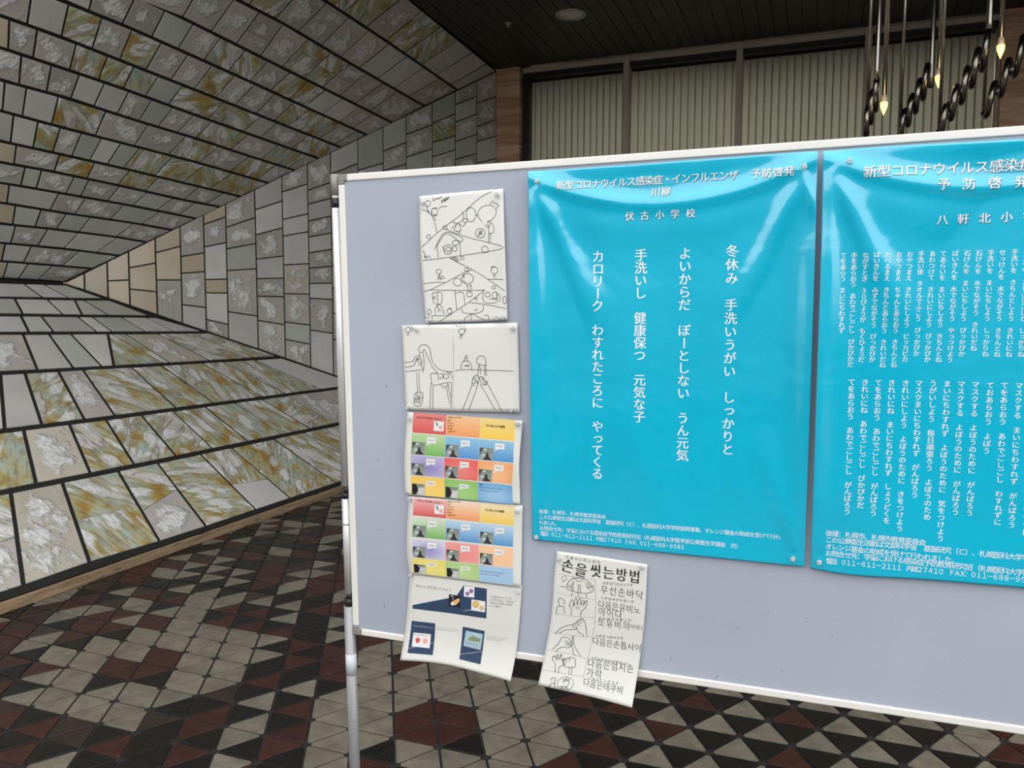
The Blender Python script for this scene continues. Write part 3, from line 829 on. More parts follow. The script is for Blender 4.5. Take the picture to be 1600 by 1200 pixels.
# ------------------------------------------------------------------ sheets on the board
class Sheet:
    """paper pinned on the board: outline traced in board coordinates, h() gives its distance from the board"""
    def __init__(s, left, top, right, bottom, h):
        s.L = [bp(*q) for q in left]; s.T = [bp(*q) for q in top]; s.R = [bp(*q) for q in right]; s.B = [bp(*q) for q in bottom]
        s.h = h
        s.tl, s.tr, s.bl, s.br = s.L[0], s.R[0], s.L[-1], s.R[-1]
    @staticmethod
    def pol(P, t):
        n = len(P)-1; ds = [0]
        for i in range(n): ds.append(ds[-1]+np.linalg.norm(P[i+1]-P[i]))
        x = t*ds[-1]
        for i in range(n):
            if x <= ds[i+1]+1e-9:
                a = (x-ds[i])/max(ds[i+1]-ds[i], 1e-9)
                if n > 1:      # catmull-rom for a soft edge
                    p0 = P[max(i-1, 0)]; p1 = P[i]; p2 = P[i+1]; p3 = P[min(i+2, n)]
                    m1 = (p2-p0)/2*(1 if i > 0 else 2*.5); m2 = (p3-p1)/2
                    return (2*a**3-3*a*a+1)*p1+(a**3-2*a*a+a)*m1+(-2*a**3+3*a*a)*p2+(a**3-a*a)*m2
                return P[i]+(P[i+1]-P[i])*a
        return P[-1]
    def uv(s, a, b):
        L, R, T, B = s.pol(s.L, b), s.pol(s.R, b), s.pol(s.T, a), s.pol(s.B, a)
        return (1-a)*L+a*R+(1-b)*T+b*B-((1-a)*(1-b)*s.tl+a*(1-b)*s.tr+(1-a)*b*s.bl+a*b*s.br)
    def st(s, p):
        a, b = .5, .5
        a = (p[0]-s.tl[0])/(s.tr[0]-s.tl[0]); b = (p[1]-s.tl[1])/(s.bl[1]-s.tl[1])
        for _ in range(5):
            q = s.tl*(1-a)*(1-b)+s.tr*a*(1-b)+s.bl*(1-a)*b+s.br*a*b
            du = (s.tr-s.tl)*(1-b)+(s.br-s.bl)*b; dv = (s.bl-s.tl)*(1-a)+(s.br-s.tr)*a
            J = np.array([du, dv]).T; d = np.linalg.solve(J, np.array(p)-q); a += d[0]; b += d[1]
        return a, b
    def stv(s, P):                        # vectorised inverse of the corner-bilinear map
        P = np.asarray(P, float); a = (P[:, 0]-s.tl[0])/(s.tr[0]-s.tl[0]); b = (P[:, 1]-s.tl[1])/(s.bl[1]-s.tl[1])
        for _ in range(4):
            A, B = a[:, None], b[:, None]
            q = s.tl*(1-A)*(1-B)+s.tr*A*(1-B)+s.bl*(1-A)*B+s.br*A*B
            du = (s.tr-s.tl)*(1-B)+(s.br-s.bl)*B; dv = (s.bl-s.tl)*(1-A)+(s.br-s.tr)*A; r = P-q
            det = du[:, 0]*dv[:, 1]-du[:, 1]*dv[:, 0]
            a = a+(r[:, 0]*dv[:, 1]-r[:, 1]*dv[:, 0])/det; b = b+(du[:, 0]*r[:, 1]-du[:, 1]*r[:, 0])/det
        return a, b
    def hv(s, P):                         # sheet height at board coordinates, from a cached grid
        if not hasattr(s, 'G'):
            s.G = np.array([[s.h(-.05+1.1*i/132, -.05+1.1*j/176) for i in range(133)] for j in range(177)])
        a, b = s.stv(P); x = np.clip((a+.05)/1.1*132, 0, 131.999); y = np.clip((b+.05)/1.1*176, 0, 175.999)
        i = x.astype(int); j = y.astype(int); x -= i; y -= j; G = s.G
        return G[j, i]*(1-x)*(1-y)+G[j, i+1]*x*(1-y)+G[j+1, i]*(1-x)*y+G[j+1, i+1]*x*y
    def world(s, P, off):
        P = np.asarray(P, float); return BT+P[:, :1]*BU+P[:, 1:2]*BV+(s.hv(P)+off)[:, None]*BN
    def build(s, name, mat, nx, ny, label, cat, group=None):
        P = [s.uv(i/nx, j/ny) for j in range(ny+1) for i in range(nx+1)]
        vs = s.world(P, 0)
        fs = [(j*(nx+1)+i, (j+1)*(nx+1)+i, (j+1)*(nx+1)+i+1, j*(nx+1)+i+1) for j in range(ny) for i in range(nx)]
        o = link(name, mesh(name, vs, fs, True), None, mat)
        sl = o.modifiers.new('thick', 'SOLIDIFY'); sl.thickness = .0004; sl.offset = -1
        s.o = tag(o, label, cat, group); return o

# glyph outlines come from Blender's built-in font
_G = {}
def glyph(ch, bold):
    k = (ch, min(bold, 0))
    if k in _G: return _G[k]
    cu = bpy.data.curves.new('g', 'FONT'); cu.body = ch; cu.size = 1; cu.offset = min(bold, 0); cu.resolution_u = 2
    cu.align_x = 'CENTER'
    ob = bpy.data.objects.new('g', cu); COL.objects.link(ob)
    dg = bpy.context.evaluated_depsgraph_get(); dg.update()
    me = bpy.data.meshes.new_from_object(ob.evaluated_get(dg))
    vs = np.array([v.co[:2] for v in me.vertices]) if len(me.vertices) else np.zeros((0, 2))
    fs = [tuple(p.vertices) for p in me.polygons]
    # make sure the letter faces +z
    if len(fs) and sum(p.normal[2]*p.area for p in me.polygons) < 0: fs = [f[::-1] for f in fs]
    bpy.data.objects.remove(ob); bpy.data.curves.remove(cu); bpy.data.meshes.remove(me)
    _G[k] = (vs, fs); return _G[k]
class Ink:
    def __init__(s, sheet): s.s = sheet; s.v = []; s.f = []; s.c = []
    def add(s, pts2, fs, off, col=None):
        b = len(s.v)
        for p in pts2: s.v.append((p[0], p[1], off)); s.c.append(col)
        s.f += [tuple(b+q for q in f) for f in fs]
    def text(s, txt, p0, p1, last, size=None, vertical=False, bold=.012, off=.0006, col=None, squash=1.0, shift=(0, 0), jit=0, stretch=1.0):
        """characters with index 0..last spaced evenly from pixel p0 to pixel p1 (their centres)"""
        a, b = bp(*p0)+np.array(shift), bp(*p1)+np.array(shift); step = (b-a)/max(last, 1)
        sz = size*np.linalg.norm(bp(p0[0], p0[1]+1)-bp(*p0)) if size else np.linalg.norm(step)*.98
        dirx = np.array([1.0, 0]) if vertical else (b-a)/np.linalg.norm(b-a)
        if not vertical and last == 0: dirx = np.array([1.0, 0])
        diry = np.array([-dirx[1], dirx[0]])
        rj = random.Random(hash(len(txt))+int(p0[0]))
        for k, ch in enumerate(txt):
            if ch in '　 ': continue
            vs, fs = glyph(ch, bold)
            if not len(vs): continue
            c = a+step*k
            q = (vs-np.array([0, .365]))
            if vertical and ch in 'ー－': q = np.array([[y, -x] for x, y in q])
            if vertical and ch in 'っょゃッ': q = q+np.array([.06, .06])
            an = rj.uniform(-jit, jit); ca, sa = math.cos(an), math.sin(an)
            q = q @ np.array([[ca, sa], [-sa, ca]])
            for rep in ((0,) if bold < .008 else (-1, 1)):
                P = [c+dirx*(x+rep*bold)*sz*squash+diry*y*sz*stretch for x, y in q]
                s.add(P, fs, off+.00004*rep, col)
    def line(s, pts, w=.0011, off=.0006, col=None, px=True):
        P = [bp(*q) if px else np.array(q) for q in pts]
        # resample smooth
        if len(P) > 2:
            Q = []
            for i in range(len(P)-1):
                p0, p1, p2, p3 = P[max(i-1, 0)], P[i], P[i+1], P[min(i+2, len(P)-1)]
                for t in (0, .25, .5, .75):
                    Q.append(.5*((2*p1)+(-p0+p2)*t+(2*p0-5*p1+4*p2-p3)*t*t+(-p0+3*p1-3*p2+p3)*t**3))
            Q.append(P[-1]); P = Q
        else:
            P = [P[0]+(P[1]-P[0])*t/6 for t in range(7)]
        b = []
        for i, p in enumerate(P):
            d = P[min(i+1, len(P)-1)]-P[max(i-1, 0)]; ln = np.linalg.norm(d)
            nrm = np.array([-d[1], d[0]])/(ln if ln > 1e-9 else 1)*w/2; b += [p+nrm, p-nrm]
        s.add(b, [(2*i, 2*i+1, 2*i+3, 2*i+2) for i in range(len(P)-1)], off, col)
    def quad(s, tl, tr, br, bl, col, col2=None, off=.0003, nx=6, ny=4, radial=False):
        tl, tr, br, bl = [bp(*q) for q in (tl, tr, br, bl)]
        b = len(s.v)
        for j in range(ny+1):
            for i in range(nx+1):
                a, c = i/nx, j/ny
                p = (1-a)*(1-c)*tl+a*(1-c)*tr+a*c*br+(1-a)*c*bl
                t = c if not radial else max(0, 1-1.6*math.hypot(a-.5, c-.6))
                k = col if col2 is None else tuple(x+(y-x)*t for x, y in zip(col, col2))
                s.v.append((p[0], p[1], off)); s.c.append(k)
        s.f += [(b+j*(nx+1)+i, b+(j+1)*(nx+1)+i, b+(j+1)*(nx+1)+i+1, b+j*(nx+1)+i+1) for j in range(ny) for i in range(nx)]
    def poly(s, pts, col, off=.0004):
        P = [bp(*q) for q in pts]; c = sum(P)/len(P)
        ar = sum(P[k][0]*P[(k+1) % len(P)][1]-P[(k+1) % len(P)][0]*P[k][1] for k in range(len(P)))
        if ar < 0: P = P[::-1]
        n = len(P); s.add([c]+P, [(0, k+1, (k+1) % n+1) for k in range(n)], off, col)
    def build(s, name, mat, attr=False, label=None):
        q = np.array(s.v); me = mesh(name, s.s.world(q[:, :2], q[:, 2]), s.f)
        if attr:
            a = me.color_attributes.new('Col', 'FLOAT_COLOR', 'POINT')
            a.data.foreach_set('color', [x for c in s.c for x in (tuple(c or (0, 0, 0))+(1,))])
        o = link(name, me, s.s.o, mat)
        if label: o['label'] = label
        o['kind'] = 'stuff'
        return o

def g_(x, w): return math.exp(-(x/w)**2)
def poster_h(seed, smax):
    r_ = random.Random(seed)
    ph = [r_.uniform(0, 6.28) for _ in range(6)]
    def seg_d(a, b, x0, y0, x1, y1):
        dx, dy = x1-x0, y1-y0; L = math.hypot(dx, dy); t = ((a-x0)*dx+(b-y0)*dy)/L/L
        return abs((a-x0)*dy-(b-y0)*dx)/L, min(max(t, 0), 1) if 0 <= t <= 1 else -1
    def h(a, b):
        z = .0025
        sag = .012+.085*(1-(2*a-1)**2)
        z += .0058*g_(b-sag, .022)+.004*g_(b-sag-.05, .06)                  # swag below the pinned top edge
        z += .006*g_(b, .03)*4*a*(1-a)*.6
        for x0, y0, x1, y1, A, w0 in ((.03, .04, .30, .45, .0060, .05), (.96, .04, .72, .42, .0066, .05), (.96, .05, 1.0, .16, .004, .02), (.02, .05, .05, .5, .004, .03),
                                      (.97, .96, .80, .60, .0022, .05), (.03, .95, .12, .7, .002, .03)):
            d, t = seg_d(a, b, x0, y0, x1, y1)
            if t >= 0: z += A*g_(d, w0*(.35+.9*t))*math.sin(math.pi*min(1, .12+t*.9))
        z += .010*g_(a, .045)*math.sin(math.pi*min(max(b, 0), 1))**.8            # lifted side edges
        z += .008*g_(a-1, .05)*math.sin(math.pi*min(max(b, 0), 1))**.8
        k = 1.7*math.sin(math.pi*min(max(b*.85+.1, 0), 1))
        z += k*(.0048*math.sin(5.2*a+ph[0])+.0038*math.sin(8.5*a+1.2*b+ph[1])+.0026*math.sin(3.1*b+5*a+ph[2])+.0012*math.sin(17*a-4*b+ph[3]))*math.exp(-1.2*b)
        z += .0022*math.sin(6*b+3*a+ph[4])*4*a*(1-a)*math.exp(-1.0*b)
        return .0015+1.5*max(z, .0006)
    return h
P1 = Sheet([(829.5, 269.5), (831.5, 450), (833, 640), (833.5, 842)], [(829.5, 269.5), (875, 266), (1050, 253.5), (1230, 240), (1277.5, 238.4)],
           [(1277.5, 238.4), (1273, 400), (1265, 650), (1256.5, 884.4)], [(833.5, 842), (1050, 864), (1256.5, 884.4)], poster_h(3, 1))
P1.build('poster', MAT['poster_blue'], 110, 150, 'glossy blue poster of four vertical verse lines, nearer the frame corner', 'poster', 'blue verse posters')
tr2 = bp(1285.5, 238.6)+np.array([.592, -.002])
def unpx(u, v):
    q = ROT @ (bw(u, v)-CAM); return (800+FPX*q[0]/q[2], 600+FPX*q[1]/q[2])
TL2 = bp(1285.5, 238.6); BL2 = bp(1266.4, 886.7)
TR2 = bp(1600, 218.6); TR2 = TL2+(TR2-TL2)*(.592/(TR2-TL2)[0]); BR2 = bp(1600, 917.3); BR2 = BL2+(BR2-BL2)*(.592/(BR2-BL2)[0])
P2 = Sheet([(1285.5, 238.6), (1281.5, 420), (1274, 650), (1266.4, 886.7)], [(1285.5, 238.6), (1352.5, 233.5), (1480, 225.5), unpx(*TR2)],
           [unpx(*TR2), unpx(*BR2)], [(1266.4, 886.7), (1338.6, 897.7), (1480, 907), unpx(*BR2)], poster_h(8, 1))
P2.build('poster', MAT['poster_blue'], 110, 150, 'glossy blue poster crowded with two blocks of small verses', 'poster', 'blue verse posters')

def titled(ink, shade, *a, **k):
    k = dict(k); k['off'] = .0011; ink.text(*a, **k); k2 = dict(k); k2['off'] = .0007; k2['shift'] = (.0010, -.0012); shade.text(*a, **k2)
A = Ink(P1); S = Ink(P1)
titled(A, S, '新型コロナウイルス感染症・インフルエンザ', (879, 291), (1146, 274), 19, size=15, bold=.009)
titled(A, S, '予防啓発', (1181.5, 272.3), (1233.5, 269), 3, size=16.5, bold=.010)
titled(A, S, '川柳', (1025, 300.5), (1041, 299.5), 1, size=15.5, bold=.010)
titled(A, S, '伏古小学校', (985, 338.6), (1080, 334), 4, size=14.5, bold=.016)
V = dict(vertical=True, bold=.014)
for t, p0, p1, n in (('冬休み　手洗いうがい　しっかりと', (1144.4, 392.5), (1137, 702), 15), ('よいからだ　ぼーとしない　うん元気', (1071, 396), (1066.6, 711), 16),
                     ('手洗いし　健康保つ　元気な子', (1002, 399), (1000, 650.3), 13), ('カロリーク　わすれたころに　やってくる', (935.3, 401), (934.4, 739.4), 18)):
    A.text(t, p0, p1, n, size=20.5, **V)
Fb = dict(bold=.004)
A.text('後援：札幌市、札幌市教育委員会', (847.5, 797.5), (944, 806.5), 14, size=7.2, **Fb)
A.text('この公衆衛生活動は文部科学省　基盤研究（Ｃ）、札幌医科大学学術振興事業、オレンジ基金の助成を受けて行わ', (847.5, 806.4), (1224, 838.8), 51, size=7.6, **Fb)
A.text('れました。', (847.5, 815), (871, 817.4), 4, size=7.6, **Fb)
A.text('お問合せ先：学童における感染症予防教育研究班（札幌医科大学医学部公衆衛生学講座　内）', (848, 824), (1154, 852.6), 41, size=7.6, **Fb)
A.text('電話：０１１－６１１－２１１１　内線２７４１０　ＦＡＸ：０１１－６８８－９５８５', (849, 832.5), (1067, 854), 39, size=7.0, squash=1.0, stretch=1.15, **Fb)
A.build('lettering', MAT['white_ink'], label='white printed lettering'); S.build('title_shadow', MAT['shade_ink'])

A = Ink(P2); S = Ink(P2)
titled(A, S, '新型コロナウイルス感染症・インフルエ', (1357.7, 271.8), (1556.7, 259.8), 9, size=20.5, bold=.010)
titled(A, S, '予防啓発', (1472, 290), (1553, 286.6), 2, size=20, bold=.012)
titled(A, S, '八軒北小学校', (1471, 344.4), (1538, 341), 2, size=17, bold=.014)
V2 = dict(vertical=True, bold=.010, size=9.9)
for t, p0, p1 in (('てをあらう　まいにちわすれず', (1317, 400), (1314, 516)), ('手をあらおう　あわでごしごし　ぴかぴかだ', (1333.6, 400), (1327.8, 568.6)),
                  ('ながすとき　３０びょうが　もくひょうだ', (1351, 400), (1344.8, 561)), ('ばいきんを　みずでながそう　ぴっかぴか', (1368, 399), (1361.7, 561)),
                  ('たべるまえ　きちんとあらおう　きれいだね', (1385.3, 399), (1378, 569.6)), ('おやつまえ　ちゃんとあらおう　きちんとね', (1402.8, 398.7), (1395.6, 569.6)),
                  ('おやつまえ　きれいにしよう　ピッカピカ', (1420, 398), (1413, 561)), ('手洗い後　タオルでふこう　ぴっかぴか', (1438, 397.5), (1431, 552)),
                  ('あわつけて　きれいにしよう　ぴっかぴか', (1456, 397), (1448.5, 561.5)), ('てあらいを　まいにちしよう　きちんとね', (1473.7, 396.7), (1466, 562)),
                  ('ばいきんを　水でながそう　やっつけよう', (1492.5, 396), (1484, 562)), ('石けんを　まいにちしよう　ぴっかぴか', (1511, 395.8), (1502, 552.8)),
                  ('石けんを　水でながそう　きれいだね', (1529.3, 395.8), (1521, 544)), ('手洗いを　まいにちしよう　しっかりね', (1547.8, 395), (1539, 553)),
                  ('せっけんを　水でながそう　きちんとね', (1566, 394.8), (1557.4, 553.7)), ('手洗いを　きちんとしよう　きれいにね', (1585, 394), (1575.9, 553.7)),
                  ('手洗い中　ごしごしごしと　しっかりね', (1604, 393.5), (1594.5, 553.7))):
    A.text(t, p0, p1, len(t)-1, **V2)
V3 = dict(vertical=True, bold=.010, size=11.3)
for t, p0, p1 in (('てをあらおう　あわでごしごし　がんばろう', (1330, 596), (1323, 797.7)), ('きれいにね　あわでごしごし　ぴかぴかだ', (1351, 596.7), (1344, 788)),
                  ('てをあらおう　あわでごしごし　がんばろう', (1371.7, 597.3), (1364, 800.8)), ('きれいにね　まいにちわすれず　しょうどくを', (1392.7, 597.7), (1384.8, 812.3)),
                  ('きれいにしよう　よぼうのために　きをつけよう', (1414.4, 598.3), (1405, 824.8)), ('マスクまいにちわすれず　がんばろう', (1435.2, 598.8), (1428.5, 772.7)),
                  ('うがいしよう　毎日頑張ろう　よぼうのため', (1457.7, 598.8), (1448, 807)), ('まいにちわすれず　よぼうのために　気をつけよう', (1479.6, 599.4), (1468.7, 840.4)),
                  ('マスクする　よぼうのために　がんばろう', (1501.5, 600.2), (1492.5, 799.8)), ('マスクする　よぼうのために　がんばろう', (1523.8, 600.8), (1514.6, 801)),
                  ('ておあらおう　よぼう', (1546.7, 601.9), (1541, 704)), ('てをあらおう　あわでごしごし　わすれずに', (1569, 602), (1558, 815.4)),
                  ('マスクする　まいにちわすれず　がんばろう', (1591.7, 602.5), (1580, 819.6)), ('きれいにね　まいにちわすれず　たいせつに', (1613, 603), (1602, 831))):
    A.text(t, p0, p1, len(t)-1, **V3)
F2 = dict(bold=.006, size=10.4)
A.text('後援：札幌市、札幌市教育委員会', (1295, 831), (1440.5, 846.5), 14, **F2)
A.text('この公衆衛生活動は文部科学省　基盤研究（Ｃ）、札幌医科大学学術', (1294.5, 841.4), (1596.8, 870), 28.5, **F2)
A.text('オレンジ基金の助成を受けて行われました。', (1294.5, 852), (1491.6, 874.4), 19, **F2)
A.text('お問合せ先：学童における感染症予防教育研究班（札幌医科大学医学', (1294.5, 862.7), (1597.9, 893.5), 28.5, **F2)
A.text('電話：０１１－６１１－２１１１　内線２７４１０　ＦＡＸ：０１１－６８８－９５８５', (1295, 874.8), (1597.9, 904), 37, stretch=1.1, **dict(bold=.006, size=9.4))
A.build('lettering', MAT['white_ink'], label='white printed lettering'); S.build('title_shadow', MAT['shade_ink'])

def paper_h(seed, base=.0015, curl_b=0.0, curl_side=0.0, amp=.0012, curl_l=0):
    r_ = random.Random(seed); ph = [r_.uniform(0, 6.28) for _ in range(4)]
    def h(a, b):
        z = base+amp*(1+math.sin(4*a+ph[0]+2*b))*.5+amp*.6*(1+math.sin(9*b+ph[1]))*.5
        z += curl_b*max(0, (b-.55)/.45)**2*(.6+.4*a)
        z += curl_side*g_(a-1, .08)*math.sin(math.pi*b)**2+curl_l*g_(a, .08)*math.sin(math.pi*b)**2
        return z
    return h
# --- comic
S1 = Sheet([(656, 307), (660, 414), (666.8, 504.5)], [(656, 307), (720, 300.5), (786.6, 295)], [(786.6, 295), (790.5, 388), (794, 500)], [(666.8, 504.5), (730, 503), (794, 500)], paper_h(1, amp=.002, curl_side=.004, curl_l=.003))
S1.build('drawing_sheet', MAT['paper'], 16, 24, 'hand-drawn ink comic sheet with crossing panels, topmost paper', 'drawing', 'children drawings')
# --- sink drawing
S2 = Sheet([(628.4, 508), (632, 575), (635.5, 640)], [(628.4, 508), (720, 506.5), (809.4, 504)], [(809.4, 504), (812.8, 644.7)], [(635.5, 640), (720, 643), (812.8, 644.7)], paper_h(2, amp=.0015))
S2.build('drawing_sheet', MAT['paper'], 20, 16, 'wide ink drawing of hands washed at a tap, under the comic sheet', 'drawing', 'children drawings')
# --- slide print A
S5 = Sheet([(641, 893), (636, 960), (629, 1028)], [(641, 893), (816, 914)], [(816, 914), (811, 985), (802.5, 1058)], [(629, 1028), (670, 1030.5), (715, 1037), (802.5, 1058)], paper_h(5, base=.001, curl_b=.020, amp=.0012))
S5.build('printed_sheet', MAT['paper'], 20, 20, 'printed sheet with navy shapes hanging below the frame edge', 'poster', 'printed sheets in the left column')
S4 = Sheet([(640.5, 775), (637.5, 850), (640, 896)], [(640.5, 775), (817.5, 789)], [(817.5, 789), (815, 917.5)], [(640, 896), (815, 917.5)], paper_h(4, base=.003, amp=.0015, curl_l=.004))
S4.build('printed_sheet', MAT['paper'], 20, 16, 'paler sheet of colourful slides, middle of three prints', 'poster', 'printed sheets in the left column')
S3 = Sheet([(638.7, 643), (635.5, 690), (634, 736), (635.5, 771.5)], [(638.7, 643), (730, 652), (818, 656.8)], [(818, 656.8), (814, 722), (814.5, 786)], [(635.5, 771.5), (720, 779), (814.5, 787)], paper_h(3, base=.0055, amp=.002, curl_side=.005))
S3.build('printed_sheet', MAT['paper'], 20, 18, 'bright sheet of colourful slides, upper of three prints', 'poster', 'printed sheets in the left column')
# --- korean sheet
S6 = Sheet([(870.7, 860.8), (866, 905), (861.4, 965), (845.2, 1063.4)], [(870.7, 860.8), (940, 870), (1012, 881.4)], [(1012, 881.4), (1007, 970), (991.9, 1094.9)], [(845.2, 1063.4), (920, 1078), (991.9, 1094.9)], paper_h(6, amp=.0015, curl_b=.030, base=.002))
S6.build('drawing_sheet', MAT['paper'], 18, 26, 'hand washing guide in hand-lettered Korean curling over the bottom rail', 'drawing', 'children drawings')

BK = srgb(52, 52, 54)
def strokes(ink, ox, oy, k, data, w=.0010):
    for ln in data.strip().split(';'):
        p = [tuple(map(float, q.split(','))) for q in ln.split()]
        if len(p) < 2: continue
        ink.line([(ox+x/k, oy+y/k) for x, y in p], w)
def circ(ink, ox, oy, k, items, w=.0011):
    for x, y, rx, ry in items:
        n = 14; ink.line([(ox+(x+rx*math.cos(6.283*q/n+.3))/k, oy+(y+ry*math.sin(6.283*q/n+.3))/k) for q in range(n+1)], w)
I1 = Ink(S1)
strokes(I1, 640, 280, 5.217, '''110,555 200,470 290,390 400,310 500,220 580,150 670,102;290,405 380,440 500,480 640,515 775,558 640,590 480,615 300,640 115,665
;100,245 150,265 190,300 215,370 230,435;210,575 250,490 290,440 340,435 400,460 435,480 430,508 400,500 350,460 300,445 265,485 230,545;230,545 240,640;415,510 420,620
;275,545 300,608 345,598 340,540 290,548 295,605;330,640 420,690 520,740 640,815 785,912;510,740 430,770 300,840 175,902;120,853 200,842 290,840;175,902 300,905 490,907 615,903;125,915 180,900
;640,815 775,818;248,1160 370,1080 490,1000 615,903;491,1005 620,1020 700,1035 795,1055;372,907 390,1065;378,930 440,925 455,1020
;190,930 200,1000 230,1018 265,1005 268,930 230,920 190,930;230,922 236,1015;215,1105 215,1060 235,1025 260,1030 280,1070 283,1100;188,1112 320,1108 350,1080;188,1112 190,1160
;428,1050 435,1080 480,1093 550,1092 600,1070 608,1025;510,1095 460,1130 448,1155;512,1095 505,1150;515,1095 560,1120 620,1150;530,1060 545,1070 555,1055;612,1115 635,1105 650,1125 645,1150
;655,205 680,178 690,200 710,190 715,210 733,212 710,245;596,345 565,310 562,270 590,230 640,212 690,225 710,265 700,300 670,335 640,342
;640,345 650,430 645,515;645,345 685,370 690,420 680,440 650,440;665,440 660,515;615,370 650,395 660,360;350,345 390,360 430,340 445,300 435,265;395,360 370,420 425,415 405,362;385,370 345,405;405,362 445,383 460,350
;385,420 410,440 420,420;150,215 150,250 165,275;155,250 180,290 190,262;205,290 210,320 228,338;190,300 235,295;190,240 230,232;195,180 220,165 268,150;265,185 280,170 300,178 325,145;240,243 270,225 312,222
;250,775 245,805 270,812;230,822 250,805 262,820;270,790 290,800 275,812;695,770 690,808;685,785 710,790;700,808 705,818;668,725 675,710 690,718 700,708
;475,858 480,905 503,905 495,858;465,870 478,860;497,862 512,878;432,790 450,780 440,800 455,800;440,830 460,840 450,850;605,915 610,1000 715,1000 710,915;650,975 718,978;725,930 745,960 735,1000
;555,965 530,975 540,960;550,1000 552,965;160,1095 165,1120 150,1140;230,1035 245,1060 235,1085;245,1060 262,1075;320,1060 330,1050 350,1060;140,1125 150,1160 172,1160
;130,640 140,625 150,645 160,625 180,650;120,580 135,615 140,655;340,640 400,675;350,632 410,668;365,632 405,655;575,430 590,445;560,470 600,410;560,300 540,290''', .0011)
circ(I1, 640, 280, 5.217, [(155, 200, 22, 24), (210, 265, 26, 26), (505, 290, 38, 58), (580, 440, 38, 38), (580, 438, 13, 13), (460, 338, 17, 17), (163, 470, 16, 16), (618, 573, 27, 27), (433, 643, 15, 12), (468, 736, 17, 14), (690, 882, 15, 13), (492, 938, 23, 20),
  (243, 753, 21, 18), (695, 743, 28, 28), (475, 810, 47, 42), (393, 838, 33, 32), (640, 940, 20, 20), (698, 945, 22, 26), (330, 1075, 20, 20), (168, 1080, 14, 20), (298, 395, 17, 14), (380, 520, 27, 20), (372, 568, 20, 20), (322, 572, 18, 18), (250, 795, 14, 14), (207, 966, 9, 9), (780, 985, 14, 30)], .0011)
I1.text('グ一パ', (678, 311), (690, 308), 2, size=4, bold=0, jit=.3); I1.text('ACEWA!', (692, 315), (702, 309), 5, size=6, bold=.01, jit=.2)
I1.build('ink_drawing', MAT['ink'])
I2 = Ink(S2)
strokes(I2, 610, 490, 7.06, '''715,632 780,618 900,618 1000,620 1100,625 1230,628 1360,635;325,420 320,385 345,350 390,340 430,365 450,410 455,470 480,540 520,590 580,628 690,640;325,420 360,428 380,395 400,430 440,520 480,600 530,660 535,720 540,735
;530,660 455,660 455,710 475,785 560,775 670,755;625,640 660,655 690,635;650,655 680,680 690,720;455,760 450,900 445,1045;478,790 478,900 475,1050;680,755 680,900 675,1040;555,780 590,810 630,825 640,900 660,970 675,985;640,770 655,840 672,930;600,800 635,795 640,770
;552,665 580,662 588,700 562,715 555,690;592,670 600,712 640,712 648,685 622,662 592,670;330,430 330,470;372,430 378,530 375,600 370,650
;165,540 255,525 275,480 320,462 345,480;170,590 265,570 290,520 330,490 355,510 350,580 375,605 330,620 170,640;300,520 330,500;310,545 348,520;320,570 350,548;295,500 318,478;285,515 300,490
;295,650 300,740 308,865;325,645 325,750 335,865;285,870 360,865 365,930 345,1005 300,1018 270,990 272,920 285,870;275,940 360,925;280,930 340,950;300,870 320,940 345,870;290,905 330,915
;185,210 195,240;210,210 205,240;792,228 765,275;792,228 798,278;780,235 810,235;820,160 838,170 830,200;800,620 785,580 795,545 815,525 870,525 895,555 903,590 895,620;815,525 830,490 850,495 865,525
;825,570 840,580 850,565 865,580 878,570;955,545 960,500 985,470 1020,465 1050,490 1058,550 1055,570 1000,562 955,548;980,560 965,690;990,565 1000,670;1055,560 1062,690;1040,570 1045,680
;905,770 915,710 945,680 975,690 980,720 965,770;925,700 925,740;945,695 945,735;985,700 1020,695 1050,740 1075,745 1070,775 1030,785 1000,750 985,700;1005,705 1030,745;1020,700 1040,735
;905,790 860,910 800,1065;975,760 930,900 868,1065;990,770 1070,900 1160,1060;1080,780 1150,910 1235,1075''', .0011)
circ(I2, 610, 490, 7.06, [(200, 178, 29, 29), (243, 168, 15, 15), (792, 195, 34, 30), (845, 472, 14, 12), (920, 778, 17, 13), (952, 750, 14, 12), (290, 965, 12, 14), (325, 972, 12, 12), (1050, 765, 14, 14)], .0011)
I2.line([(709.5, 524), (709, 641)], .0004); I2.text('ちょうしん', (714, 508.6), (727, 509.3), 4, size=4, bold=0, jit=.2); I2.text('みずのせ', (633, 509), (644, 509.5), 3, size=3.2, bold=0)
I2.text('SOAP', (727, 571), (734, 571), 3, size=3.4, bold=.01)
I2.build('ink_drawing', MAT['ink'])
I6 = Ink(S6)
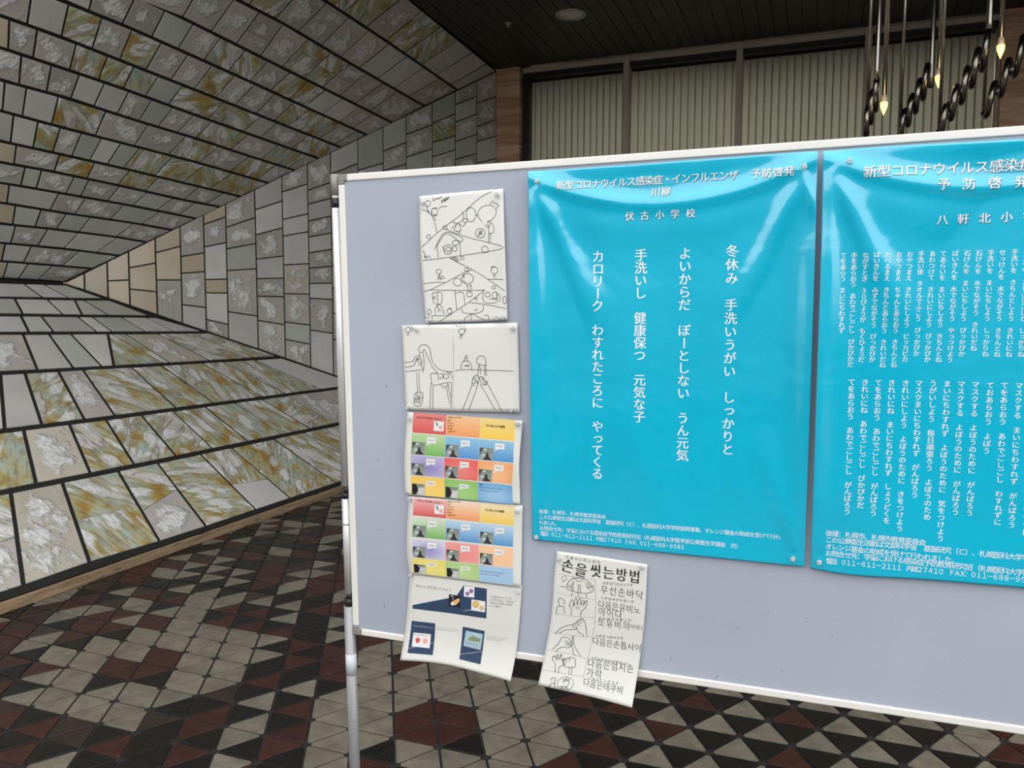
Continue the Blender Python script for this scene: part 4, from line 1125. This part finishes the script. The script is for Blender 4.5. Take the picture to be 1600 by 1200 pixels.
strokes(I6, 830, 850, 4.615, '''260,300 275,265 320,242 370,245 420,270 455,310 440,340 380,350 300,335 260,318 260,300;300,270 292,330;310,262 305,335;345,285 340,350;355,285 358,350;395,280 430,330;405,270 445,315;300,345 295,370;340,350 345,375;400,355 402,385
;300,230 315,245 330,238;330,260 350,265 375,258;325,245 330,260;235,262 232,272;210,300 250,305;400,310 450,300;265,290 295,300;262,305 292,310
;205,430 198,405 215,385 247,410 235,428;205,430 208,442;185,500 190,450 210,445 240,450 242,495;290,505 295,470 278,440 290,405 302,400 315,440 318,395 332,388 335,435 350,388 362,390 360,435 378,402 388,408 378,440 400,405 408,412 395,455 365,480 360,515
;175,645 220,600 280,580 310,572 345,545 370,530 390,555 400,610 405,660;205,640 250,615 310,612 335,600;330,600 350,635 380,650 378,663;300,580 315,605;318,572 335,595;335,560 352,582;345,548 368,568;358,538 380,552;300,580 330,560 345,580
;160,750 200,712 225,670 260,668 290,690 300,720;180,765 225,735 270,740 300,722;245,690 290,705;250,705 292,715;255,720 295,722;300,740 300,670 308,662 315,720 345,770 362,800;305,740 312,780 330,795
;185,905 185,855 165,820 162,797 175,805 182,790 192,825 200,780 210,820 225,780 228,825 248,812 235,840 258,850 215,870 210,910;245,820 280,808 320,812 328,850 320,870 250,865 245,820;285,870 285,915;305,870 303,920;262,812 262,840;285,808 285,835
;165,960 160,945 180,938 195,950 185,965 195,1000;150,1005 165,975 190,975;250,975 252,945 262,962 270,938 277,962 288,945 290,975 270,1000 245,1010;230,1010 260,990 290,1020;225,990 250,1000;150,990 148,1005''', .0011)
strokes(I6, 830, 850, 4.615, '''190,210 330,235 468,255;182,345 300,370 465,397;170,495 300,515 462,525;145,628 240,645 370,662 450,663;120,755 280,780 415,815;95,885 250,910 395,935;468,255 465,525 445,665 415,810 390,935''', .0004)
circ(I6, 830, 850, 4.615, [(240, 243, 17, 17), (340, 455, 12, 10), (305, 440, 9, 8), (265, 975, 58, 42)], .0008)
def K(x, y): return (830+x/4.615, 850+y/4.615)
I6.text('손을', K(265, 155), K(362, 185), 1, size=21, bold=.022, stretch=1.1, jit=.06)
I6.text('씻는방법', K(468, 190), K(748, 232), 3, size=19, bold=.022, stretch=1.15, jit=.06)
for t, a, b, sz in (('우선손바닥', (530, 325), (782, 362), 13.5), ('다음은유비노', (508, 430), (765, 470), 11.5), ('아이다', (513, 483), (632, 502), 12.5), ('또유비의', (508, 560), (688, 585), 12), ('아이다', (728, 590), (790, 600), 7.5),
                    ('다음은손톱사이', (468, 695), (772, 745), 11.5), ('다음은엄지손', (440, 845), (720, 885), 12), ('가락', (435, 908), (495, 918), 12.5), ('다음은테쿠비', (413, 970), (655, 1020), 11)):
    I6.text(t, K(*a), K(*b), len(t)-1, size=sz, bold=-.008, stretch=1.15, jit=.07)
for t, a, b, sz in (('てあらいのしかた', (262, 92), (490, 128), 6), ('まずはてのひらです', (530, 277), (725, 293), 5), ('つぎはゆびのあいだ', (515, 383), (735, 410), 5), ('またゆびのあいだ', (500, 530), (715, 545), 5),
                    ('つぎはつめのさき', (475, 657), (655, 675), 5), ('つぎはおやゆびがだいじ', (445, 812), (700, 855), 5), ('つぎはてくびです', (435, 945), (630, 978), 4.5)):
    I6.text(t, K(*a), K(*b), len(t)-1, size=sz, bold=.004, jit=.15)
I6.build('ink_drawing', MAT['ink'])

# printed slide sheets
def slides(sh, name, ox, oy, k, rows_, cols, pale):
    I = Ink(sh)
    def Q(x, y): return (ox+x/k, oy+y/k)
    base = [[((238, 128, 118), (222, 70, 72)), ((250, 198, 140), (248, 150, 82)), ((248, 216, 130), (250, 204, 62))],
            [((184, 212, 150), (104, 178, 76)), ((136, 192, 220), (70, 140, 205)), ((136, 192, 220), (60, 140, 205))],
            [((186, 176, 212), (122, 116, 188)), ((238, 84, 76), (238, 130, 120)), ((250, 160, 88), (252, 196, 140))],
            [((250, 200, 72), (250, 212, 110)), ((132, 190, 84), (160, 205, 120)), ((96, 158, 212), (160, 200, 230))]]
    mixw = lambda c: tuple(int(v+(250-v)*(pale+.12)) for v in c)
    for r in range(4):
        (xl, y0), (xr, y1), (xl2, y2), (xr2, y3) = rows_[r]
        for c in range(3):
            f0, f1 = cols[c], cols[c+1]-.003
            P = lambda fx, fy: Q((xl+(xr-xl)*fx)*(1-fy)+(xl2+(xr2-xl2)*fx)*fy, (y0+(y1-y0)*fx)*(1-fy)+(y2+(y3-y2)*fx)*fy)
            ca, cb = base[r][c]; ca = mixw(ca); cb = tuple(int(v+(250-v)*.10) for v in cb)
            if pale and r == 3 and c < 2: ca, cb = ((238, 222, 110), (240, 226, 140)) if c == 0 else ((176, 210, 130), (200, 222, 160))
            I.quad(P(f0, 0), P(f1, 0), P(f1, 1), P(f0, 1), srgb(*ca), srgb(*cb), radial=(r >= 2))
            if r > 0 and not (r == 3 and c == 2):
                # small photograph of hands, lower left
                ww = .38 if not (pale and r == 3) else .36
                a0, a1 = f0+.01, f0+.01+(f1-f0)*ww
                I.quad(P(a0, .40), P(a1, .40), P(a1, .98), P(a0, .98), srgb(126, 136, 126), srgb(160, 168, 158), off=.0005)
                dk = srgb(52, 52, 54)
                if r < 3:
                    I.poly([P(a0, .40), P(a0+(a1-a0)*.3, .40), P(a0+(a1-a0)*.12, .6), P(a0, .75)], srgb(70, 72, 74), .0006)
                    I.poly([P(a0+(a1-a0)*.25, .97), P(a0+(a1-a0)*.45, .8), P(a0+(a1-a0)*.5, .62), P(a0+(a1-a0)*.62, .62), P(a0+(a1-a0)*.7, .82), P(a0+(a1-a0)*.95, .97)], dk, .0007)
                    I.poly([P(a0+(a1-a0)*.28, .46), P(a0+(a1-a0)*.5, .44), P(a0+(a1-a0)*.5, .52), P(a0+(a1-a0)*.3, .54)], srgb(205, 220, 215), .0007)
                    I.poly([P(a0+(a1-a0)*.15, .72), P(a0+(a1-a0)*.4, .70), P(a0+(a1-a0)*.4, .80), P(a0+(a1-a0)*.18, .84)], srgb(195, 210, 208), .0007)
                else:
                    I.poly([P(a0, .42), P(a0+(a1-a0)*.3, .42), P(a0+(a1-a0)*.5, .7), P(a0+(a1-a0)*.3, .97), P(a0, .97)], srgb(24, 24, 26), .0007)
                    I.poly([P(a0+(a1-a0)*.5, .6), P(a0+(a1-a0)*.97, .55), P(a0+(a1-a0)*.97, .97), P(a0+(a1-a0)*.45, .97)], srgb(206, 206, 204), .0007)
                # speech bubble with a short caption
                b0, b1 = f0+(f1-f0)*.46, f0+(f1-f0)*.73; t0 = .12 if r < 3 else .2; t1 = .40
                I.quad(P(b0, t0), P(b1, t0), P(b1, t1), P(b0, t1), srgb(236, 236, 234), off=.0005)
                I.poly([P(b0+.02, t1-.02), P(b0+.06, t1-.02), P(b0-.02, t1+.12)], srgb(236, 236, 234), .0005)
                tq = P(b0+.02, (t0+t1)/2); t2 = P(b1-.02, (t0+t1)/2)
                I.text('手のひらあらう', tq, t2, 6, size=2.3, bold=0, off=.0008, col=srgb(70, 70, 74))
    return I, Q
R3 = [((212, 103), (1400, 193), (200, 335), (1395, 437)), ((195, 345), (1390, 452), (183, 590), (1385, 690)), ((181, 597), (1384, 703), (178, 832), (1368, 943)), ((182, 842), (1368, 955), (182, 1062), (1378, 1175))]
I3, Q3 = slides(S3, 'a', 620, 630, 7.5, R3, (0, .327, .655, 1.0), 0)
I3.text('きれいに手を洗ってみよう', Q3(262, 158), Q3(532, 182), 11, size=3.7, bold=.02, off=.0008, col=srgb(90, 40, 40))
I3.quad(Q3(452, 202), Q3(568, 212), Q3(562, 326), Q3(447, 318), srgb(238, 240, 236), off=.0006)
I3.poly([Q3(470, 215), Q3(490, 222), Q3(500, 260), Q3(485, 262)], srgb(60, 130, 160), .0008); I3.poly([Q3(500, 260), Q3(545, 255), Q3(550, 300), Q3(515, 295)], srgb(240, 180, 150), .0008)
for k_, t in enumerate(('手を洗わないとどうなるか', '風邪', '手せっけん', '洗い残しが', '食中毒', 'この洗いやすい')):
    I3.text(t, Q3(618, 160+k_*33), Q3(618+len(t)*12, 162+k_*33), len(t)-1, size=2.6, bold=.01, off=.0008, col=srgb(90, 60, 30))
I3.text('手の洗い方の種類', Q3(1070, 256), Q3(1265, 272), 7, size=4.2, bold=.02, off=.0008, col=srgb(80, 66, 30))
I3.text('結論', Q3(988, 945), Q3(1006, 947), 1, size=2.8, bold=.01, off=.0008, col=srgb(40, 60, 90))
I3.text('手をしっかり洗うときれいになります', Q3(990, 975), Q3(1245, 1003), 16, size=2.5, bold=.0, off=.0008, col=srgb(50, 80, 110))
I3.text('きれいな手でみんな元気に。', Q3(990, 1008), Q3(1215, 1036), 12, size=2.5, bold=.0, off=.0008, col=srgb(50, 80, 110))
I3.build('slide_print', MAT['print'], True)
R4 = [((113, 28), (742, 78), (108, 135), (735, 202)), ((106, 148), (735, 210), (103, 270), (731, 335)), ((103, 283), (731, 345), (103, 398), (731, 465)), ((104, 402), (732, 470), (108, 495), (733, 575))]
I4, Q4 = slides(S4, 'b', 620, 770, 4, R4, (0, .327, .66, 1.0), .35)
I4.text('きれいに手を洗ってみよう', Q4(140, 44), Q4(284, 60), 11, size=3.7, bold=.02, off=.0008, col=srgb(90, 40, 40))
I4.quad(Q4(242, 70), Q4(300, 75), Q4(300, 133), Q4(241, 127), srgb(238, 240, 236), off=.0006)
I4.poly([Q4(250, 76), Q4(262, 80), Q4(266, 104), Q4(258, 104)], srgb(60, 130, 160), .0008); I4.poly([Q4(268, 100), Q4(290, 98), Q4(294, 122), Q4(274, 120)], srgb(240, 180, 150), .0008)
for k_, t in enumerate(('手を洗わないとどうなるか', '風邪', '手せっけん', '洗い残しが', '食中毒', 'この洗いやすい')):
    I4.text(t, Q4(325, 50+k_*17), Q4(325+len(t)*6.4, 52+k_*17), len(t)-1, size=2.6, bold=.01, off=.0008, col=srgb(90, 60, 30))
I4.text('手の洗い方の種類', Q4(563, 104), Q4(668, 114), 7, size=4.2, bold=.02, off=.0008, col=srgb(80, 66, 30))
I4.text('手をしっかり洗うときれいになります', Q4(530, 484), Q4(668, 498), 16, size=2.5, bold=.0, off=.0008, col=srgb(50, 80, 110))
I4.text('きれいな手でみんな元気に。', Q4(530, 500), Q4(652, 514), 12, size=2.5, bold=.0, off=.0008, col=srgb(50, 80, 110))
I4.build('slide_print', MAT['print'], True)
I5 = Ink(S5); Q5 = Q4; NV = srgb(48, 70, 98)
I5.text('きれいに手を洗ってみよう', Q5(127, 580), Q5(337, 606), 11, size=5.2, bold=-.006, off=.0006, col=srgb(110, 112, 116))
I5.poly([Q5(100, 700), Q5(330, 655), Q5(420, 637), Q5(420, 577), Q5(565, 597), Q5(563, 783), Q5(330, 749), Q5(101, 722)], NV, .0003)
I5.quad(Q5(328, 632), Q5(400, 642), Q5(400, 715), Q5(327, 704), srgb(28, 28, 32), off=.0006)
I5.poly([Q5(352, 695), Q5(345, 680), Q5(365, 668), Q5(392, 655), Q5(397, 672), Q5(380, 692), Q5(365, 702)], srgb(238, 186, 120), .0008)
I5.poly([Q5(338, 690), Q5(350, 676), Q5(362, 690), Q5(352, 704)], srgb(236, 236, 236), .0009)
I5.line([Q5(338, 645), Q5(352, 642), Q5(354, 668)], .0012, .0009, srgb(220, 225, 230))
I5.quad(Q5(423, 580), Q5(488, 587), Q5(486, 653), Q5(421, 645), srgb(238, 238, 240), off=.0006)
for x, y, r in ((444, 628, 14), (468, 612, 15)):
    I5.poly([Q5(x+(r if q % 2 else r*.8)*math.cos(q*.393), y+(r if q % 2 else r*.8)*math.sin(q*.393)) for q in range(16)], srgb(150, 110, 150), .0008)
I5.quad(Q5(470, 663), Q5(556, 676), Q5(554, 744), Q5(468, 731), srgb(238, 238, 234), off=.0006)
for x, y, r in ((497, 694, 21), (534, 717, 14)):
    I5.poly([Q5(x+r*math.cos(q*.45), y+r*math.sin(q*.45)) for q in range(14)], srgb(214, 164, 70), .0008)
    I5.poly([Q5(x+r*.72*math.cos(q*.45), y+r*.72*math.sin(q*.45)) for q in range(14)], srgb(232, 196, 110), .0009)
for k_, t in enumerate(('てを洗わないとインフル', 'エンザになるし、コロナも', 'なるからてを洗った方が', 'いいと思う。')):
    I5.text(t, Q5(590, 646+k_*19), Q5(590+len(t)*11.6, 646+k_*19+len(t)*1.2), len(t)-1, size=3.5, bold=.004, off=.0006, col=srgb(80, 80, 84))
I5.line([Q5(418, 736), Q5(565, 711)], .0008, .0011, srgb(230, 230, 230))
I5.quad(Q5(95, 798), Q5(243, 814), Q5(236, 1003), Q5(78, 990), NV, off=.0003)
I5.text('てのよごれやすいところ', Q5(108, 828), Q5(222, 842), 10, size=3.2, bold=0, off=.0008, col=srgb(210, 216, 224))
I5.quad(Q5(107, 870), Q5(217, 881), Q5(213, 964), Q5(101, 952), srgb(238, 238, 236), off=.0006)
I5.text('洗い残しの多いところ', Q5(114, 882), Q5(208, 891), 9, size=2.6, bold=.01, off=.0008, col=srgb(120, 60, 50))
for x, y, c in ((137, 915, (222, 84, 84)), (184, 920, (240, 170, 160))):
    I5.poly([Q5(x-14, y+2), Q5(x-16, y-10), Q5(x-10, y-4), Q5(x-9, y-20), Q5(x-4, y-6), Q5(x-1, y-23), Q5(x+3, y-6), Q5(x+8, y-20), Q5(x+9, y-2), Q5(x+17, y-6), Q5(x+10, y+12), Q5(x+2, y+18), Q5(x-10, y+16)], srgb(*c), .0008)
I5.line([Q5(82, 964), Q5(236, 932)], .0007, .0011, srgb(230, 230, 230))
I5.quad(Q5(415, 834), Q5(552, 860), Q5(535, 1058), Q5(402, 1027), NV, off=.0003)
I5.quad(Q5(434, 858), Q5(541, 880), Q5(529, 976), Q5(421, 950), srgb(176, 206, 220), srgb(170, 186, 190), off=.0006)
I5.poly([Q5(452, 905), Q5(480, 888), Q5(500, 900), Q5(528, 908), Q5(524, 930), Q5(450, 918)], srgb(140, 150, 110), .0008)
for q in range(4): I5.poly([Q5(445+q*20+5*math.cos(a), 935+q*4+5*math.sin(a)) for a in (0, 1, 2, 3, 4, 5)], srgb(80, 150, 170), .0008)
I5.line([Q5(403, 1000), Q5(536, 984)], .0007, .0011, srgb(230, 230, 230))
for k_ in range(2): I5.text('手にはたくさんのばいきんがついているのであらう', Q5(258, 840+k_*10), Q5(394-k_*30, 855+k_*8), 22, size=1.6, bold=0, off=.0006, col=srgb(120, 120, 122))
for k_ in range(3): I5.text('手あらいのポスターをみてしっかりあらおう', Q5(566, 892+k_*10), Q5(700-k_*22, 908+k_*8), 19, size=1.6, bold=0, off=.0006, col=srgb(120, 120, 122))
I5.build('slide_print', MAT['print'], True, 'navy shapes and captions printed on white')

# ------------------------------------------------------------------ clear push pins
def pin_mesh(r):
    prof = [(.0006, -.004), (.0006, .0), (.55*r, .0005), (.62*r, .0014), (.42*r, .0024), (.40*r, .0042), (.92*r, .0058), (r, .0070), (.9*r, .0080), (.25*r, .0084)]
    return disc_lathe(prof, 16)
pm = {}
def pin(x, y, sheet, label, r=.0055):
    if r not in pm:
        mb = pin_mesh(r); pm[r] = mesh('push_pin', mb.v, mb.f, True); pm[r].materials.append(MAT['clear'])
    p = bp(x, y); a, b = sheet.st(p)
    o = bpy.data.objects.new('push_pin', pm[r]); COL.objects.link(o)
    rz = Matrix((tuple(BU), tuple(BV), tuple(BN))).transposed().to_4x4()
    c = bw(p[0], p[1], sheet.hv([p])[0]+.0004)
    o.matrix_world = Matrix.Translation(Vector(c)) @ rz
    tag(o, label, 'pin', 'clear push pins')
C = 'clear push pin in the '
for x, y, s, l, *r in (
    (662.6, 317.4, S1, C+'top left corner of the comic sheet'), (778.4, 305, S1, C+'top right corner of the comic sheet'), (779, 496.6, S1, C+'bottom right of the comic sheet, left of another pin'),
    (789.5, 496, S1, C+'lowest right tip of the comic sheet'), (670.7, 501, S1, C+'bottom left corner of the comic sheet'),
    (652.5, 515, S2, C+'top left corner of the tap drawing'), (803, 513.4, S2, C+'top right corner of the tap drawing'), (639.7, 636, S2, C+'bottom left corner of the tap drawing'), (800.5, 640, S2, C+'bottom right corner of the tap drawing'),
    (642.7, 653, S3, C+'top left corner of the bright slide sheet'), (811.6, 661.3, S3, C+'top right corner of the bright slide sheet'),
    (643, 777.5, S4, C+'top left corner of the paler slide sheet'), (810.7, 798, S4, C+'top right corner of the paler slide sheet'),
    (643.7, 896.5, S5, C+'top left corner of the navy printed sheet'), (811, 924, S5, C+'top right corner of the navy printed sheet'),
    (874, 872.3, S6, C+'top left corner of the Korean guide'), (1004, 884.5, S6, C+'top right corner of the Korean guide'),
    (845, 285.5, P1, C+'top left corner of the first blue poster'), (1256.6, 263, P1, C+'top right corner of the first blue poster'), (840.7, 837, P1, C+'bottom left corner of the first blue poster'), (1239, 870.6, P1, C+'bottom right corner of the first blue poster'),
    (1326.3, 254.7, P2, C+'top left corner of the second blue poster'), (1279.8, 875.4, P2, C+'bottom left corner of the second blue poster')):
    pin(x, y, s, l)
